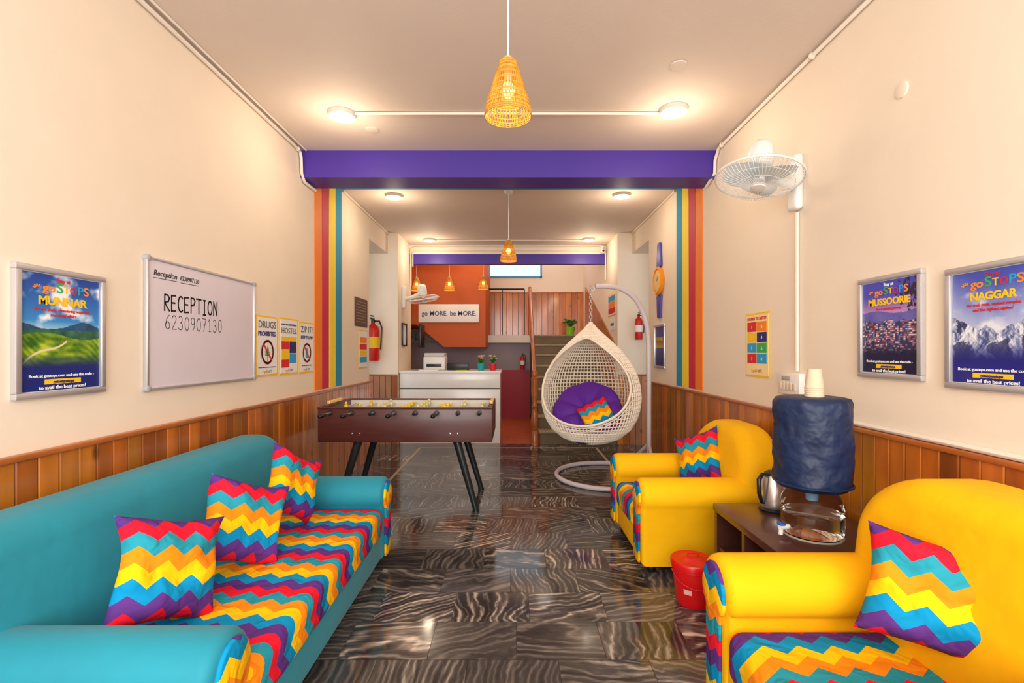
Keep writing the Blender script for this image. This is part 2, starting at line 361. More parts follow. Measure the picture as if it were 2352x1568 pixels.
# counter
ct=thing('reception_counter','white reception counter with a grooved front panel','counter',(-.885,6.78,0))
s=MB(); s.box(-.705,.705,0,.03,0,.76,.003); s.obj('lower_front_panel',m_whitegloss,ct)
s=MB(); s.box(-.705,.705,0.0,.03,.775,.985,.003); s.obj('upper_front_panel',m_whitegloss,ct)
s=MB(); s.box(-.70,.70,.03,.06,0,.985); s.obj('backing_panel',mat('counter_shadow',(120,110,105),.6),ct,0)
s=MB(); s.box(.68,.705,.06,.6,0,.985,.003); s.obj('side_panel',m_whitegloss,ct)
s=MB(); s.box(-.71,.72,-.02,.62,.985,1.015,.005); s.obj('countertop',m_whitegloss,ct)
def mpot(name,label,x,y,z,mpotm,flower,sc=1.):
    t=thing(name,label,'potted plant',(x,y,z))
    s=MB(); s.lathe([(.045*sc,0),(.062*sc,.1*sc),(.066*sc,.1*sc),(.066*sc,.115*sc),(.056*sc,.115*sc),(.054*sc,.1*sc),(.001,.1*sc)],18); s.obj('pot',mpotm,t)
    s=MB(); W_=.05 if flower else .085
    for k in range(26):
        a=random.uniform(0,2*PI); rr=random.uniform(.02,W_)*sc; zt=random.uniform(.15,.22)*sc
        c=Vector((rr*math.cos(a),rr*math.sin(a),zt)); s.tube([(0,0,.1*sc),(c.x*.5,c.y*.5,zt*.8),c],.003*sc,4)
        s.ball(c,.022*sc,(1,1,.45),6)
    s.obj('foliage',m_leaf,t)
    if flower:
        s=MB()
        for k in range(16):
            a=random.uniform(0,2*PI); rr=random.uniform(.0,.055)*sc; s.ball((rr*math.cos(a),rr*math.sin(a),random.uniform(.19,.25)*sc),.02*sc,(1,1,.7),6)
        s.obj('blossom',flower,t)
    return t
mpot('potted_plant','small pink flowering plant in a teal pot on the counter',xx(1105,6.95),6.95,1.015,mat('teal_pot',(20,170,170),.4),mat('pink_petal',(230,170,150),.6),.88)
mpot('potted_plant','small pink flowering plant in a red pot on the counter',xx(1132,6.95),6.95,1.015,mat('red_pot',(220,30,60),.4),mat('pink_petal2',(236,180,150),.6),.88)
mpot('potted_plant','dark green leafy plant in a lime pot on the stair landing',xx(1310,9.3),9.3,1.59,mat('lime_pot',(130,200,30),.4),None,1.45)
pr=thing('printer','white desktop printer behind the reception counter','printer',(xx(1000,7.2),7.22,1.015))
s=MB(); s.box(-.16,.16,-.14,.14,0,.2,.02); s.obj('body',m_white,pr)
s=MB(); s.box(-.15,.15,-.13,.13,.2,.25,.015); s.obj('scanner_lid',mat('printer_grey',(205,205,205),.5),pr)
s=MB(); s.box(-.11,.11,-.155,-.13,.05,.09,.004); s.obj('paper_slot',m_black,pr)
lp=thing('laptop','dark open laptop lying on the reception counter','laptop',(xx(1052,7.1),7.12,1.015))
s=MB(); s.box(-.16,.16,-.02,.2,0,.018,.005); s.obj('base',m_black,lp)
s=MB(); s.box(-.16,.16,-.03,-.018,.01,.10,.004); s.obj('screen',m_black,lp)
bk=MB(); bk.box(-.14,.14,-.05,.05,0,.014,.003); tag(bk.obj('paper_stack',m_paper,loc=(xx(985,6.9),6.9,1.015)),'stack of white paper sheets on the reception counter','paper')
bk=MB(); bk.box(-.08,.08,-.05,.05,0,.01,.002,mx=Matrix.Rotation(.3,4,'Z')); tag(bk.obj('folder',mat('lime_folder',(170,200,50),.6),loc=(xx(1060,6.88),6.88,1.015)),'lime green folder beside the laptop on the counter','folder')
mn=thing('wall_monitor','dark flat monitor on the left wall behind the counter','monitor',(-1.5,7.95,1.35))
s=MB(); s.box(-.02,.02,-.17,.17,0,.38,.006); s.obj('screen',m_black,mn)
s=MB(); s.box(-.1,-.02,-.03,.03,.12,.24,.004); s.obj('bracket',m_dark,mn)
s=MB(); s.box(-.7,-.1,-.04,.04,.15,.2); s.obj('arm',m_dark,mn)
sg=thing('wall_sign','white banner with slogan hung on the orange wall','sign',(xx(1031,8.27),8.28,zz(740,8.27)))
s=MB(); s.box(-.52,.52,-.01,.01,0,.31,.002); s.obj('board',m_paper,sg)
m_slate=mat('ink_slate',(70,68,110),.6)
s=MB(); s.text('go MORE.',.118,-.242,.115,-.013,width=.44,bold=.0012); s.obj('lettering',m_slate,sg,0)
s=MB(); s.text('be MORE.',.118,.242,.115,-.013,width=.44,bold=.0012); s.obj('lettering',m_slate,sg,0)

# ------------------------------------------------------------------ pendants and lights
KZ=.88
def make_pendant(label,loc):
    t=thing('pendant_lamp',label,'pendant lamp',loc,0,'bamboo pendant lamps')
    prof=[(.086,0),(.084,.03),(.074,.07),(.070,.075),(.054,.14),(.042,.19),(.034,.2),(.032,.225),(.02,.24)]
    prof=[(r,z*KZ) for r,z in prof]
    s=MB()
    for k in range(38):
        a=2*PI*k/38
        for sgn in (1,-1):
            s.tube([(r*math.cos(a+sgn*.05*(i%2)),r*math.sin(a+sgn*.05*(i%2)),z) for i,(r,z) in enumerate(prof)],.0017,4)
    s.obj('lattice',m_bamboo,t)
    s=MB()
    for i,(r,z) in enumerate([(.086,0),(.0857,.008),(.085,.018),(.084,.035),(.079,.055),(.0745,.07),(.073,.078),(.07,.085),(.062,.115),(.055,.14),(.054,.146),(.047,.17),(.042,.19),(.034,.2),(.033,.212),(.032,.225),(.02,.24)]):
        s.tube([((r+.001)*math.cos(2*PI*k/32),(r+.001)*math.sin(2*PI*k/32),z*KZ) for k in range(32)],.0024,5,True)
    s.obj('ring_bands',m_bamboo,t)
    s=MB(); s.ball((0,0,.10),.024,(1,1,1.3),12); s.obj('bulb',m_bulb,t)
    s=MB(); s.lathe([(.014,.125),(.016,.175),(.012,.222),(.004,.226)],10); s.obj('lamp_holder',m_white,t)
    return t
PEN=[(1167,1.8,271,ZC,'large near bamboo pendant lamp hanging from the front ceiling'),(1168,4.95,600,ZC,'bamboo pendant lamp hanging just beyond the purple beam'),
     (957,7.8,668,4.2,'leftmost bamboo pendant lamp over the reception counter'),(1032,7.8,667,4.2,'middle bamboo pendant lamp over the reception counter'),(1110,7.8,665,4.2,'rightmost bamboo pendant lamp over the reception counter')]
def light(name,typ,loc,power,col,size=.05,rot=None,sy=None):
    l=bpy.data.lights.new(name,typ); l.energy=power; l.color=col
    if typ=='AREA':
        l.shape='RECTANGLE'; l.size=size; l.size_y=sy or size
    else: l.shadow_soft_size=size
    o=bpy.data.objects.new(name,l); C.objects.link(o); o.location=loc
    if rot: o.rotation_euler=rot
    return o
WARM=(1,.80,.57)
p0=None
for i,(px,Y,by,zc,lab) in enumerate(PEN):
    loc=(xx(px,Y),Y,zz(by,Y)+.005)
    if p0 is None: p0=make_pendant(lab,loc); r=p0
    else: r=dup(p0,loc,None,lab)
    PEN[i]=(*PEN[i],r,loc)
for (px,Y,by,zc,lab,r,loc) in PEN:
    s=MB(); s.tube([(0,0,.22),(0,0,zc-loc[2])],.004,6); s.obj('cord',m_white,r)
    s=MB(); s.lathe([(.04,zc-loc[2]-.03),(.045,zc-loc[2])],14); s.obj('ceiling_rose',m_white,r)
    light('pendant_glow','POINT',(loc[0],loc[1],loc[2]+.04),.7,(1,.72,.42),.02)
c0=None
CL=[(786,260,'round ceiling light at the left, nearest the camera'),(1547,250,'round ceiling light at the right, nearest the camera'),(905,448,'round ceiling light just past the purple beam at left'),(1428,446,'round ceiling light just past the purple beam at right'),(987,549,'farthest round ceiling light on the left'),(1352,548,'farthest round ceiling light on the right')]
for px,py,lab in CL:
    Y=(ZC-H)*F/(HY-py); x=xx(px,Y)
    if c0 is None:
        c0=thing('ceiling_light',lab,'ceiling light',(x,Y,ZC-.04),0,'round ceiling lights')
        s=MB(); s.lathe([(.084,.012),(.09,.012),(.093,.04),(.084,.04)],28,caps=False); s.obj('rim',mat('lamp_rim',(214,206,196),.4),c0)
        s=MB(); s.lathe([(.001,0),(.05,.002),(.072,.008),(.082,.018),(.083,.038)],28); s.obj('diffuser',m_lamp,c0)
    else: dup(c0,(x,Y,ZC-.04),None,lab)
    light('ceiling_light_lamp','POINT',(x,Y,ZC-.26),6.5,WARM,.08)
light('daylight_entrance','AREA',(0,-1.5,1.8),155,(1,.97,.93),3.0,(R(90),0,0),2.2)
light('reception_light','POINT',(-.6,7.95,3.3),20,(1,.9,.75),.2)
light('stair_light','POINT',(.6,9.2,3.7),16,(1,.97,.93),.25)

def conduit(label,pts,r=.011,clips=()):
    t=thing('cable_conduit',label,'conduit',pts[0]); o=Vector(pts[0])
    s=MB(); s.tube([Vector(p)-o for p in pts],r,8); s.obj('pipe',m_conduit,t)
    for c in clips:
        s=MB(); s.ball(Vector(c)-o,r*1.6,(1,1,1),8); s.obj('joint_box',m_conduit,t)
zt=ZC-.012; cl_=.02
conduit('white conduit in the left wall and ceiling corner, hooking under the purple beam',[(XL+cl_,YB,zt-.008),(XL+cl_,3.8,zt-.008),(XL+cl_,3.9,zt-.02),(XL+cl_,3.92,zt-.06),(XL+cl_,3.93,2.74),(XL+cl_,3.98,2.69),(XL+cl_,4.2,2.69)],.012,[(XL+cl_,1.9,zt-.008),(XL+cl_,3.86,zt-.012)])
conduit('second white conduit beside the left ceiling corner pipe',[(XL+.055,YB,ZC-.007),(XL+.055,3.93,ZC-.007)],.007)
conduit('white conduit in the right wall and ceiling corner',[(XR-cl_,YB,zt-.008),(XR-cl_,3.85,zt-.008),(XR-cl_,3.92,zt-.08),(XR-cl_,3.93,2.74),(XR-cl_,4.1,2.69)],.012,[(XR-cl_,2.65,zt-.008),(XR-cl_,3.8,zt-.008)])
conduit('white conduit crossing the ceiling between the nearest round lights',[(-1.08,3.31,zt),(1.02,3.31,zt)],.010)
conduit('white conduit crossing the ceiling between the farthest round lights',[(-1.13,7.1,zt),(1.02,7.1,zt)],.010)
conduit('white conduit in the left ceiling corner past the beam',[(XL+.013,4.91,zt),(XL+.013,6.7,zt)],.012)
conduit('white conduit in the right ceiling corner past the beam',[(XR-.013,4.91,zt),(XR-.013,6.7,zt)],.012)
conduit('upper white conduit running above the rear purple beam',[(XI+.02,7.485,2.3),(XI+.02,7.485,2.87),(XI+.08,7.485,2.9),(XJ-.1,7.485,2.9),(XJ-.02,7.485,2.86),(XJ-.02,7.485,2.4)],.012)
conduit('lower white conduit running above the rear purple beam',[(XI+.05,7.485,2.6),(XI+.05,7.485,2.82),(XI+.1,7.485,2.845),(XJ-.06,7.485,2.845)],.010)
conduit('white conduit dropping from the right wall fan to the switch plate',[(XR-.012,2.8,2.1),(XR-.012,2.8,1.18)],.010)
conduit('white cable strip above the wood panelling at right',[(XR-.012,-.2,.95),(XR-.012,2.4,.95)],.012)
def disc(label,loc,rot=None,r=.05,m=None):
    s=MB(); s.lathe([(r,0.001),(r*.96,-.006),(r*.8,-.008),(.001,-.008)],24); o=s.obj('junction_cover',m or m_ceil,loc=loc)
    if rot: o.rotation_euler=rot
    tag(o,label,'junction cover')
disc('round junction cover on the ceiling near the left light',(xx(855,3.58),3.58,ZC))
disc('round junction cover on the ceiling near the right light',(xx(1558,2.77),2.77,ZC))
disc('round cover high on the right wall above the framed posters',(XR,2.06,2.41),(0,R(90),0),.034,m_wall)

# ------------------------------------------------------------------ wall fans
def make_fan(label,loc):
    t=thing('wall_fan',label,'fan',loc,0,'white wall fans')
    s=MB(); s.box(-.05,0,-.05,.05,-.08,.24,.022,3); s.obj('wall_bracket',m_white,t)
    c=Vector((-.29,-.11,.07)); d=Vector((-.15,-.15,-.97)).normalized(); q=d.to_track_quat('Z','Y').to_matrix().to_4x4(); MX=Matrix.Translation(c)@q
    s=MB(); s.tube([(-.04,0,.06),(-.12,-.03,.08),c-d*.1],[.03,.025,.03],10); s.obj('arm',m_white,t)
    s=MB(); s.lathe([(.001,-.22),(.04,-.215),(.062,-.19),(.068,-.13),(.066,-.07),(.05,-.055),(.001,-.05)],22,MX); s.obj('motor_housing',m_white,t)
    s=MB(); rr=.225
    for side in (1,-1):
        dep=.055 if side>0 else -.05
        for k in range(60):
            a=2*PI*k/60; pts=[]
            for j in range(6):
                u=j/5; r=.04+(rr-.04)*u; z=dep*math.sqrt(max(0,1-u**3)); pts.append(MX@Vector((r*math.cos(a+u*.15*side),r*math.sin(a+u*.15*side),z)))
            s.tube(pts,.0011,4)
        for r,zf in ((.12,.93),(.18,.70)):
            s.tube([MX@Vector((r*math.cos(2*PI*k/40),r*math.sin(2*PI*k/40),dep*zf)) for k in range(40)],.0013,4,True)
    s.tube([MX@Vector((rr*math.cos(2*PI*k/48),rr*math.sin(2*PI*k/48),0)) for k in range(48)],.006,8,True)
    s.obj('wire_cage',m_white,t)
    s=MB(); s.lathe([(.001,.062),(.035,.06),(.042,.052),(.042,.045),(.001,.045)],20,MX); s.obj('badge_cap',m_white,t)
    for k in range(3):
        s=MB(); a0=2*PI*k/3; V=[]
        for j in range(7):
            u=j/6; r=.03+.165*u; w=.035+.09*math.sin(PI*min(1,u*.85+.1))
            V.append([s.bm.verts.new(MX@Matrix.Rotation(a0,4,'Z')@Vector((r*math.cos(v*w/max(r,.05)+.2*u),r*math.sin(v*w/max(r,.05)+.2*u),.018*v))) for v in (-1,-.33,.33,1)])
        for j in range(6):
            for i in range(3): s.bm.faces.new((V[j][i],V[j+1][i],V[j+1][i+1],V[j][i+1]))
        s.obj('blade',mat('fan_blade',(206,218,222),.25),t,60)
    s=MB(); s.lathe([(.001,-.03),(.03,-.03),(.032,.02),(.001,.028)],16,MX); s.obj('hub',m_white,t)
    return t
fan=make_fan('white caged wall fan high on the right wall',(XR,2.8,2.19))
dup(fan,(XI,7.0,1.99),PI,'small white wall fan left of the slogan banner')

# ------------------------------------------------------------------ frames and posters (local x right, z up, viewer at -y)
def paint(name,w,h,func,parent,x=0,z=0,y=0,nx=150,ny=200):
    vs=[];cs=[];fs=[]
    for j in range(ny+1):
        for i in range(nx+1):
            u=i/nx; v=j/ny; vs.append((x-w/2+u*w,y,z+v*h)); cs.extend(lin(func(u,v)))
    for j in range(ny):
        for i in range(nx):
            a=j*(nx+1)+i; fs.append((a,a+1,a+nx+2,a+nx+1))
    me=bpy.data.meshes.new(name); me.from_pydata(vs,[],fs); ca=me.color_attributes.new('Col','FLOAT_COLOR','POINT'); ca.data.foreach_set('color',cs)
    me.materials.append(m_art); o=bpy.data.objects.new(name,me); C.objects.link(o); o.parent=parent; return o
def N(x,y,s=0,o=4):
    v=0;a=1;t=0
    for k in range(o): v+=a*noise.noise(Vector((x*2**k,y*2**k,s+k*7))); t+=a; a*=.5
    return v/t
def mixc(a,b,t): t=max(0,min(1,t)); return tuple(a[i]*(1-t)+b[i]*t for i in range(3))
def hsh(a,b_,s=0):
    q=math.sin(a*127.1+b_*311.7+s*74.7)*43758.5453; return q-math.floor(q)
def frame(t,w,h,fw=.022,m=m_alu,d=.022):
    s=MB()
    s.box(-w/2,w/2,-d,0,0,fw,.003); s.box(-w/2,w/2,-d,0,h-fw,h,.003); s.box(-w/2,-w/2+fw,-d,0,fw,h-fw,.003); s.box(w/2-fw,w/2,-d,0,fw,h-fw,.003)
    s.obj('frame',m,t)
def logo(t,size,z,y,width):
    k=width/4.9
    x=-width/2+.45*k
    for ch,mm,w in (('go',m_txtor,1.3),('S',m_txtgreen,.68),('T',m_txtyel,.62),('O',m_txtred,.76),('P',m_txtblue,.66),('S',m_txtor,.6)):
        w=w*k
        s=MB(); s.text(ch,size*(.86 if ch=='go' else 1),x+w/2,z,y,width=w*.90,bold=size*(.02 if ch=='go' else .012)); s.obj('logo_letter',mm,t,0); x+=w
    s=MB()
    for a in (-62,-35,-8,20):
        s.box(-.0022*size/.04,.0022*size/.04,-.0008,.0008,.010*size/.04,.021*size/.04,mx=Matrix.Translation((-width/2+.05*k,y,z+.004*size/.04))@Matrix.Rotation(R(a),4,'Y'))
    s.obj('logo_mark',m_txtor,t,0)
def side(wall): return PI/2 if wall=='L' else -PI/2
def wallthing(name,label,cat,wall,x0,x1,yb,yt,xref=None,X=None,group=None):
    X=X if X is not None else (XL if wall=='L' else XR)
    Ya,Yb=wy(x0,X),wy(x1,X); w=abs(Ya-Yb); xr=xref if xref else (x0+x1)/2; Yr=wy(xr,X)
    zb,ztp=zz(yb,Yr),zz(yt,Yr)
    t=thing(name,label,cat,(X-math.copysign(.001,X),(Ya+Yb)/2,zb),side(wall),group)
    return t,w,ztp-zb
def munnar(u,v):
    if v>.52:
        c=mixc((60,150,220),(18,66,160),(v-.55)/.45); n=N(u*3,v*5,1); cl=max(0,n*3.4+.45-.9*max(0,u-.35)-abs(v-.80)*1.6)
        if v<.60: c=mixc((170,205,225),c,(v-.52)*12)
        mt1=.56+.04*N(u*3,2,5)+.03*math.cos(u*7+1)
        if v<mt1: return mixc((26,66,104),(50,100,140),N(u*8,v*8)+.4)
        return mixc(c,(245,248,252),cl)
    if v>.47+.03*math.sin(u*6): return mixc((24,70,60),(70,130,90),N(u*9,v*12)+.5)
    if v>.2:
        d=.5+.5*math.sin((v*1.5+u*.55+.12*math.sin(u*6))*70)
        n=N(u*5,v*8,3); c=mixc((44,96,20),(184,204,50),.5+n*1.3+.3*(d-.5))
        pc=.22+.42*u+.03*math.sin(u*10)
        if abs(v-pc)<.010 and u<.55: c=(226,214,168)
        return mixc((20,40,110),c,(v-.2)*9)
    return (20,38,120)
def mussoorie(u,v):
    n=N(u*6,v*6,2)
    if v>.66+.02*math.sin(u*7):
        c=mixc((206,150,200),(70,70,190),(v-.64)/.36*1.7)
        if u>.62 and N(u*16,v*16,8,3)>.14-(u-.6)*.8+abs(v-.84)*1.3: c=(40,28,60)
        return c
    if v>.56+.05*N(u*5,1): return mixc((80,84,170),(120,110,190),n+.5)
    if v>.2:
        a_,b_=math.floor(u*34),math.floor(v*48+.3*math.sin(u*9)); q=hsh(a_,b_)
        dens=.62-.9*abs(v-.40-.12*(u-.3))
        c=mixc((34,40,74),(78,74,124),N(u*14,v*14)+.5)
        if q<dens:
            q2=hsh(a_,b_,3); c=[(216,180,190),(186,104,110),(226,210,214),(120,140,206),(150,92,110)][int(q2*4.99)]
            f=v*48+.3*math.sin(u*9)-b_; c=mixc(c,(36,32,70),.6 if f<.35 else 0)
        return mixc((16,18,56),c,(v-.2)*9)
    return (18,20,62)
PK=[(.02,.60,.40),(.16,.54,.5),(.30,.49,.5),(.42,.52,.6),(.60,.46,.5),(.72,.53,.6),(.88,.57,.5),(1.0,.62,.5)]
def rg(x,y):   # ridged fractal
    v=0;a=1;t=0
    for k in range(5): v+=a*(1-abs(noise.noise(Vector((x*2**k,y*2**k,k*5+2))))*2); t+=a; a*=.5
    return v/t
def naggar(u,v):
    r=max(h_-s_*abs(u-c_) for c_,h_,s_ in PK)+.03*N(u*9,1,3)
    if v>r:
        c=mixc((180,192,230),(64,80,184),(v-r)*2.2); return mixc(c,(226,232,246),N(u*3,v*6,3)*2.4-.1-(v-.75)*2)
    if v>.2:
        g_=(rg(u*2.2+.014,v*2.8)-rg(u*2.2-.014,v*2.8))*8
        c=mixc((236,240,250),(66,82,142),.42+g_)
        if rg(u*4+3,v*5)<.5: c=mixc(c,(36,42,80),.7)
        c=mixc(c,(50,64,140),max(0,.38-v)*4)
        return mixc((24,32,120),c,(v-.2)*7)
    return (28,34,130)
def blueart(u,v):
    if v>.45: return mixc((230,170,60),(40,60,140),(v-.45)*3)
    return mixc((30,34,100),(60,90,150),v*2)
def travel_poster(label,wall,x0,x1,yb,yt,xref,func,title,sub,tm,tw=.5,stay=m_txtred):
    t,w,h=wallthing('framed_poster',label,'framed poster',wall,x0,x1,yb,yt,xref,group=None)
    frame(t,w,h)
    s=MB(); s.box(-w/2+.01,w/2-.01,-.010,0,.01,h-.01); s.obj('backing_board',m_white,t,0)
    iw=w-.05; ih=h-.05
    paint('print',iw,ih,func,t,0,.025,-.012)
    y=-.0135
    s=MB(); s.text('Stay at',h*.045,0,h*.895,y,bold=.0003); s.obj('lettering',stay,t,0)
    logo(t,h*.08,h*.815,y,w*.56)
    s=MB(); s.text(title,h*.085,0,h*.715,y,width=w*tw,bold=.0014); s.obj('title_lettering',tm,t,0)
    for i,l in enumerate(sub):
        s=MB(); s.text(l,h*.034,0,h*(.665-i*.04),y,shear=.2,bold=.0002); s.obj('lettering',m_txtred,t,0)
    s=MB(); s.text('Book at gostops.com and use the code -',h*.032,0,h*.155,y,width=w*.72,bold=.0002); s.obj('lettering',m_txtwhite,t,0)
    s=MB(); s.text('to avail the best prices!',h*.036,0,h*.062,y,width=w*.52,bold=.0002); s.obj('lettering',m_txtwhite,t,0)
    s=MB(); s.box(-w*.2,w*.2,y,y+.001,h*.10,h*.138); s.obj('code_panel',m_txtyel,t,0)
    s=MB(); s.text('getsetgostops',h*.032,0,h*.108,y-.002,bold=.0003); s.obj('lettering',m_txtnavy,t,0)
travel_poster('silver framed poster of green tea hills at far left','L',22,232,920,600,22,munnar,'MUNNAR',['For tea trails, thundering waterfalls','and visual affairs'],m_txtyel,.54)
travel_poster('silver framed poster of a hill town at dusk on the right wall','R',1980,2128,866,640,2000,mussoorie,'MUSSOORIE',['For a colonial getaway'],m_txtyel,.66,m_txtwhite)
travel_poster('silver framed poster of snowy mountains at the right edge','R',2182,2420,890,620,2182,naggar,'NAGGAR',['For trek trails, ancient temples','and the highest zipline!'],m_txtyel,.46)
t,w,h=wallthing('framed_poster','small white framed poster beneath the wall clock','framed poster','R',1506,1530,845,745)
frame(t,w,h,.025); s=MB(); s.box(-w/2+.01,w/2-.01,-.008,0,.01,h-.01); s.obj('backing_board',m_white,t,0)
paint('print',w-.05,h-.05,blueart,t,0,.025,-.01,30,40)
s=MB(); s.text('MANALI',.06,0,h*.62,-.012,width=w*.6,bold=.001); s.obj('title_lettering',m_txtyel,t,0)
# whiteboard
t,w,h=wallthing('whiteboard','large aluminium framed whiteboard with handwritten reception number on left wall','whiteboard','L',328,580,898,585,328)
frame(t,w,h,.015,m_alu,.02)
s=MB(); s.box(-w/2+.008,w/2-.008,-.012,0,.008,h-.008); s.obj('writing_surface',mat('whiteboard_enamel',(222,214,224),.18),t,0)
for sx_ in (-1,1):
    for z in (0,h):
        s=MB(); s.lathe([(.015,0),(.015,.022),(.012,.024),(.001,.024)],16,Matrix.Translation((sx_*(w/2-.010),0,z+(.010 if z==0 else -.010)))@Matrix.Rotation(PI/2,4,'X')); s.obj('corner_cap',mat('cap_grey',(170,170,174),.5),t)
def arc(cx,cy,rx,ry,a0,a1,n=10): return [(cx+rx*math.cos(R(a0+(a1-a0)*i/n)),cy+ry*math.sin(R(a0+(a1-a0)*i/n))) for i in range(n+1)]
G={'R':[[(.05,0),(.07,1),(.4,.98),(.55,.8),(.45,.6),(.07,.5),(.55,.0)]],'E':[[(.5,1),(.05,.97),(.05,0),(.52,.03)],[(.05,.52),(.42,.52)]],'C':[arc(.35,.5,.3,.5,50,310)],
'P':[[(.07,0),(.07,1),(.4,.98),(.55,.8),(.42,.55),(.07,.5)]],'T':[[(0,1),(.6,.98)],[(.3,1),(.3,0)]],'I':[[(.15,1),(.45,1)],[(.3,1),(.3,0)],[(.12,0),(.48,0)]],'O':[arc(.3,.5,.28,.48,90,450,14)],
'N':[[(.05,0),(.07,1),(.52,.02),(.54,1)]],'6':[[(.48,1),(.2,.72),(.08,.35)]+arc(.3,.26,.22,.26,180,530,10)],'2':[arc(.28,.75,.22,.25,170,-20,8)+[(.05,.02),(.55,.02)]],
'3':[arc(.25,.76,.2,.24,150,-80,8)+arc(.25,.26,.25,.26,80,-150,8)],'0':[arc(.3,.5,.24,.5,90,450,14)],'9':[arc(.28,.72,.22,.26,20,380,10)+[(.48,.3),(.3,0)]],'7':[[(.05,1),(.52,.98),(.2,0)],[(.15,.5),(.45,.52)]],'1':[[(.15,.8),(.3,1),(.3,0)],[(.15,0),(.45,0)]],
}
def hand(s,txt,x,z,hh,wd,y,lw):
    step=wd/len(txt)
    for ch in txt:
        jz=random.uniform(-.03,.03)*hh; k=step*.82/.6
        for st_ in G.get(ch,[]): s.strip([(x+px*k,z+jz+pz*hh) for px,pz in st_],lw,y)
        x+=step
    return s
s=MB(); hand(s,'RECEPTION',-w/2+.12,h*.61,h*.125,w*.46,-.0125,.009); s.obj('handwriting',m_txtblack,t,0)
s=MB(); hand(s,'6230907130',-w/2+.125,h*.465,h*.11,w*.50,-.0125,.0045); s.obj('handwriting',m_txtgrey,t,0)
s=MB(); s.text('Reception',.036,-w/2+.13,h-.085,-.0127,width=.16,shear=.2,bold=.0002); s.obj('handwriting',m_txtblack,t,0)
s=MB(); s.text('6230907130',.036,-w/2+.31,h-.085,-.0127,width=.15,shear=.1,bold=.0002); s.obj('handwriting',m_txtblack,t,0)
s=MB(); s.strip([(-w/2+.05,h-.098),(-w/2+.21,h-.096)],.003,-.0125); s.obj('underline',m_txtblack,t,0)
s=MB(); s.strip([(-w/2+.24,h-.098),(-w/2+.385,h-.096)],.003,-.0125); s.obj('underline',m_txtblack,t,0)

m_cream=mat('paper_cream',(246,226,170),.7)
def notice_base(label,wall,x0,x1,yb,yt,xref,X=None,border=m_txtyel,area=m_paper):
    t,w,h=wallthing('notice_poster',label,'notice',wall,x0,x1,yb,yt,xref,X)
    s=MB(); s.box(-w/2,w/2,-.003,0,0,h); s.obj('sheet',border,t,0)
    bw_=min(.013,w*.06); s=MB(); s.box(-w/2+bw_,w/2-bw_,-.005,-.003,bw_,h-bw_); s.obj('print_area',area,t,0)
    return t,w,h
def prohibit(t,cx,cz,r,inner):
    s=MB()
    ring=[(r*math.cos(2*PI*k/32),r*math.sin(2*PI*k/32)) for k in range(33)]
    s.strip([(cx+a,cz+b_) for a,b_ in ring],r*.22,-.0075); s.strip([(cx-r*.7,cz+r*.7),(cx+r*.7,cz-r*.7)],r*.2,-.0077); s.obj('prohibition_sign',m_txtred,t,0)
    s=MB()
    if inner=='leaf':
        for a in (-75,-45,-18,0,18,45,75):
            d=Vector((math.sin(R(a)),math.cos(R(a)))); n=Vector((d.y,-d.x)); L=r*(.95-abs(a)/180)
            b0=Vector((cx,cz-r*.35)); pts=[b0,b0+d*L*.5+n*L*.12,b0+d*L,b0+d*L*.5-n*L*.12]
            s.bm.faces.new([s.bm.verts.new((p.x,-.0065,p.y)) for p in pts])
        s.strip([(cx,cz-r*.8),(cx,cz-r*.3)],r*.07,-.0065); s.obj('leaf_picture',m_txtgreen,t,0)
    else:
        s.prism([(cx-r*.3,cz-r*.6),(cx+r*.25,cz-r*.6),(cx+r*.3,cz),(cx+r*.12,cz+r*.6),(cx-r*.2,cz+r*.55),(cx-r*.38,cz+.0)],'y',-.0068,-.0062); s.obj('hand_picture',m_txtblue,t,0)
t,w,h=notice_base('yellow edged drugs prohibited notice beside the whiteboard','L',586,636,866,722,586)
s=MB(); s.text('DRUGS',h*.15,0,h*.80,-.0062,width=w*.8); s.obj('heading',m_txtgrey,t,0)
s=MB(); s.text('PROHIBITED',h*.1,0,h*.67,-.0062,width=w*.82,bold=.0012); s.obj('lettering',m_txtnavy,t,0)
prohibit(t,0,h*.40,w*.26,'leaf'); s=MB(); s.text('Please be advised you are in a drug free zone',h*.03,0,h*.14,-.0062,width=w*.8); s.obj('small_print',m_txtnavy,t,0); logo(t,h*.055,h*.055,-.0062,w*.4)
t,w,h=notice_base('yellow edged hostel rules notice, middle of the three','L',640,683,862,728,640)
s=MB(); s.text('WE ARE A BAGS & BUDDIES FRIENDLY',h*.05,0,h*.87,-.0062,width=w*.82); s.obj('lettering',m_txtnavy,t,0)
s=MB(); s.text('HOSTEL',h*.12,0,h*.73,-.0062,width=w*.8); s.obj('heading',m_txtgrey,t,0)
for i,(mm,zz0,zz1,xa,xb) in enumerate([(m_txtyel,.6,.67,-.4,.4),(m_txtred,.45,.59,-.4,.0),(m_txtnavy,.38,.59,.02,.4),(m_txtyel,.28,.44,-.4,.0),(m_txtblue,.2,.37,.02,.4),(m_txtred,.13,.27,-.4,.0)]):
    s=MB(); s.box(w*xa,w*xb,-.0065,-.005,h*zz0,h*zz1); s.obj('colour_panel',mm,t,0)
logo(t,h*.05,h*.055,-.0062,w*.4)
t,w,h=notice_base('yellow edged zip it keep it low notice nearest the stripes','L',686,719,858,738,686)
s=MB(); s.text('ZIP IT!',h*.15,0,h*.80,-.0062,width=w*.8); s.obj('heading',m_txtgrey,t,0)
s=MB(); s.text('KEEP IT LOW',h*.09,0,h*.67,-.0062,width=w*.82,bold=.001); s.obj('lettering',m_txtnavy,t,0)
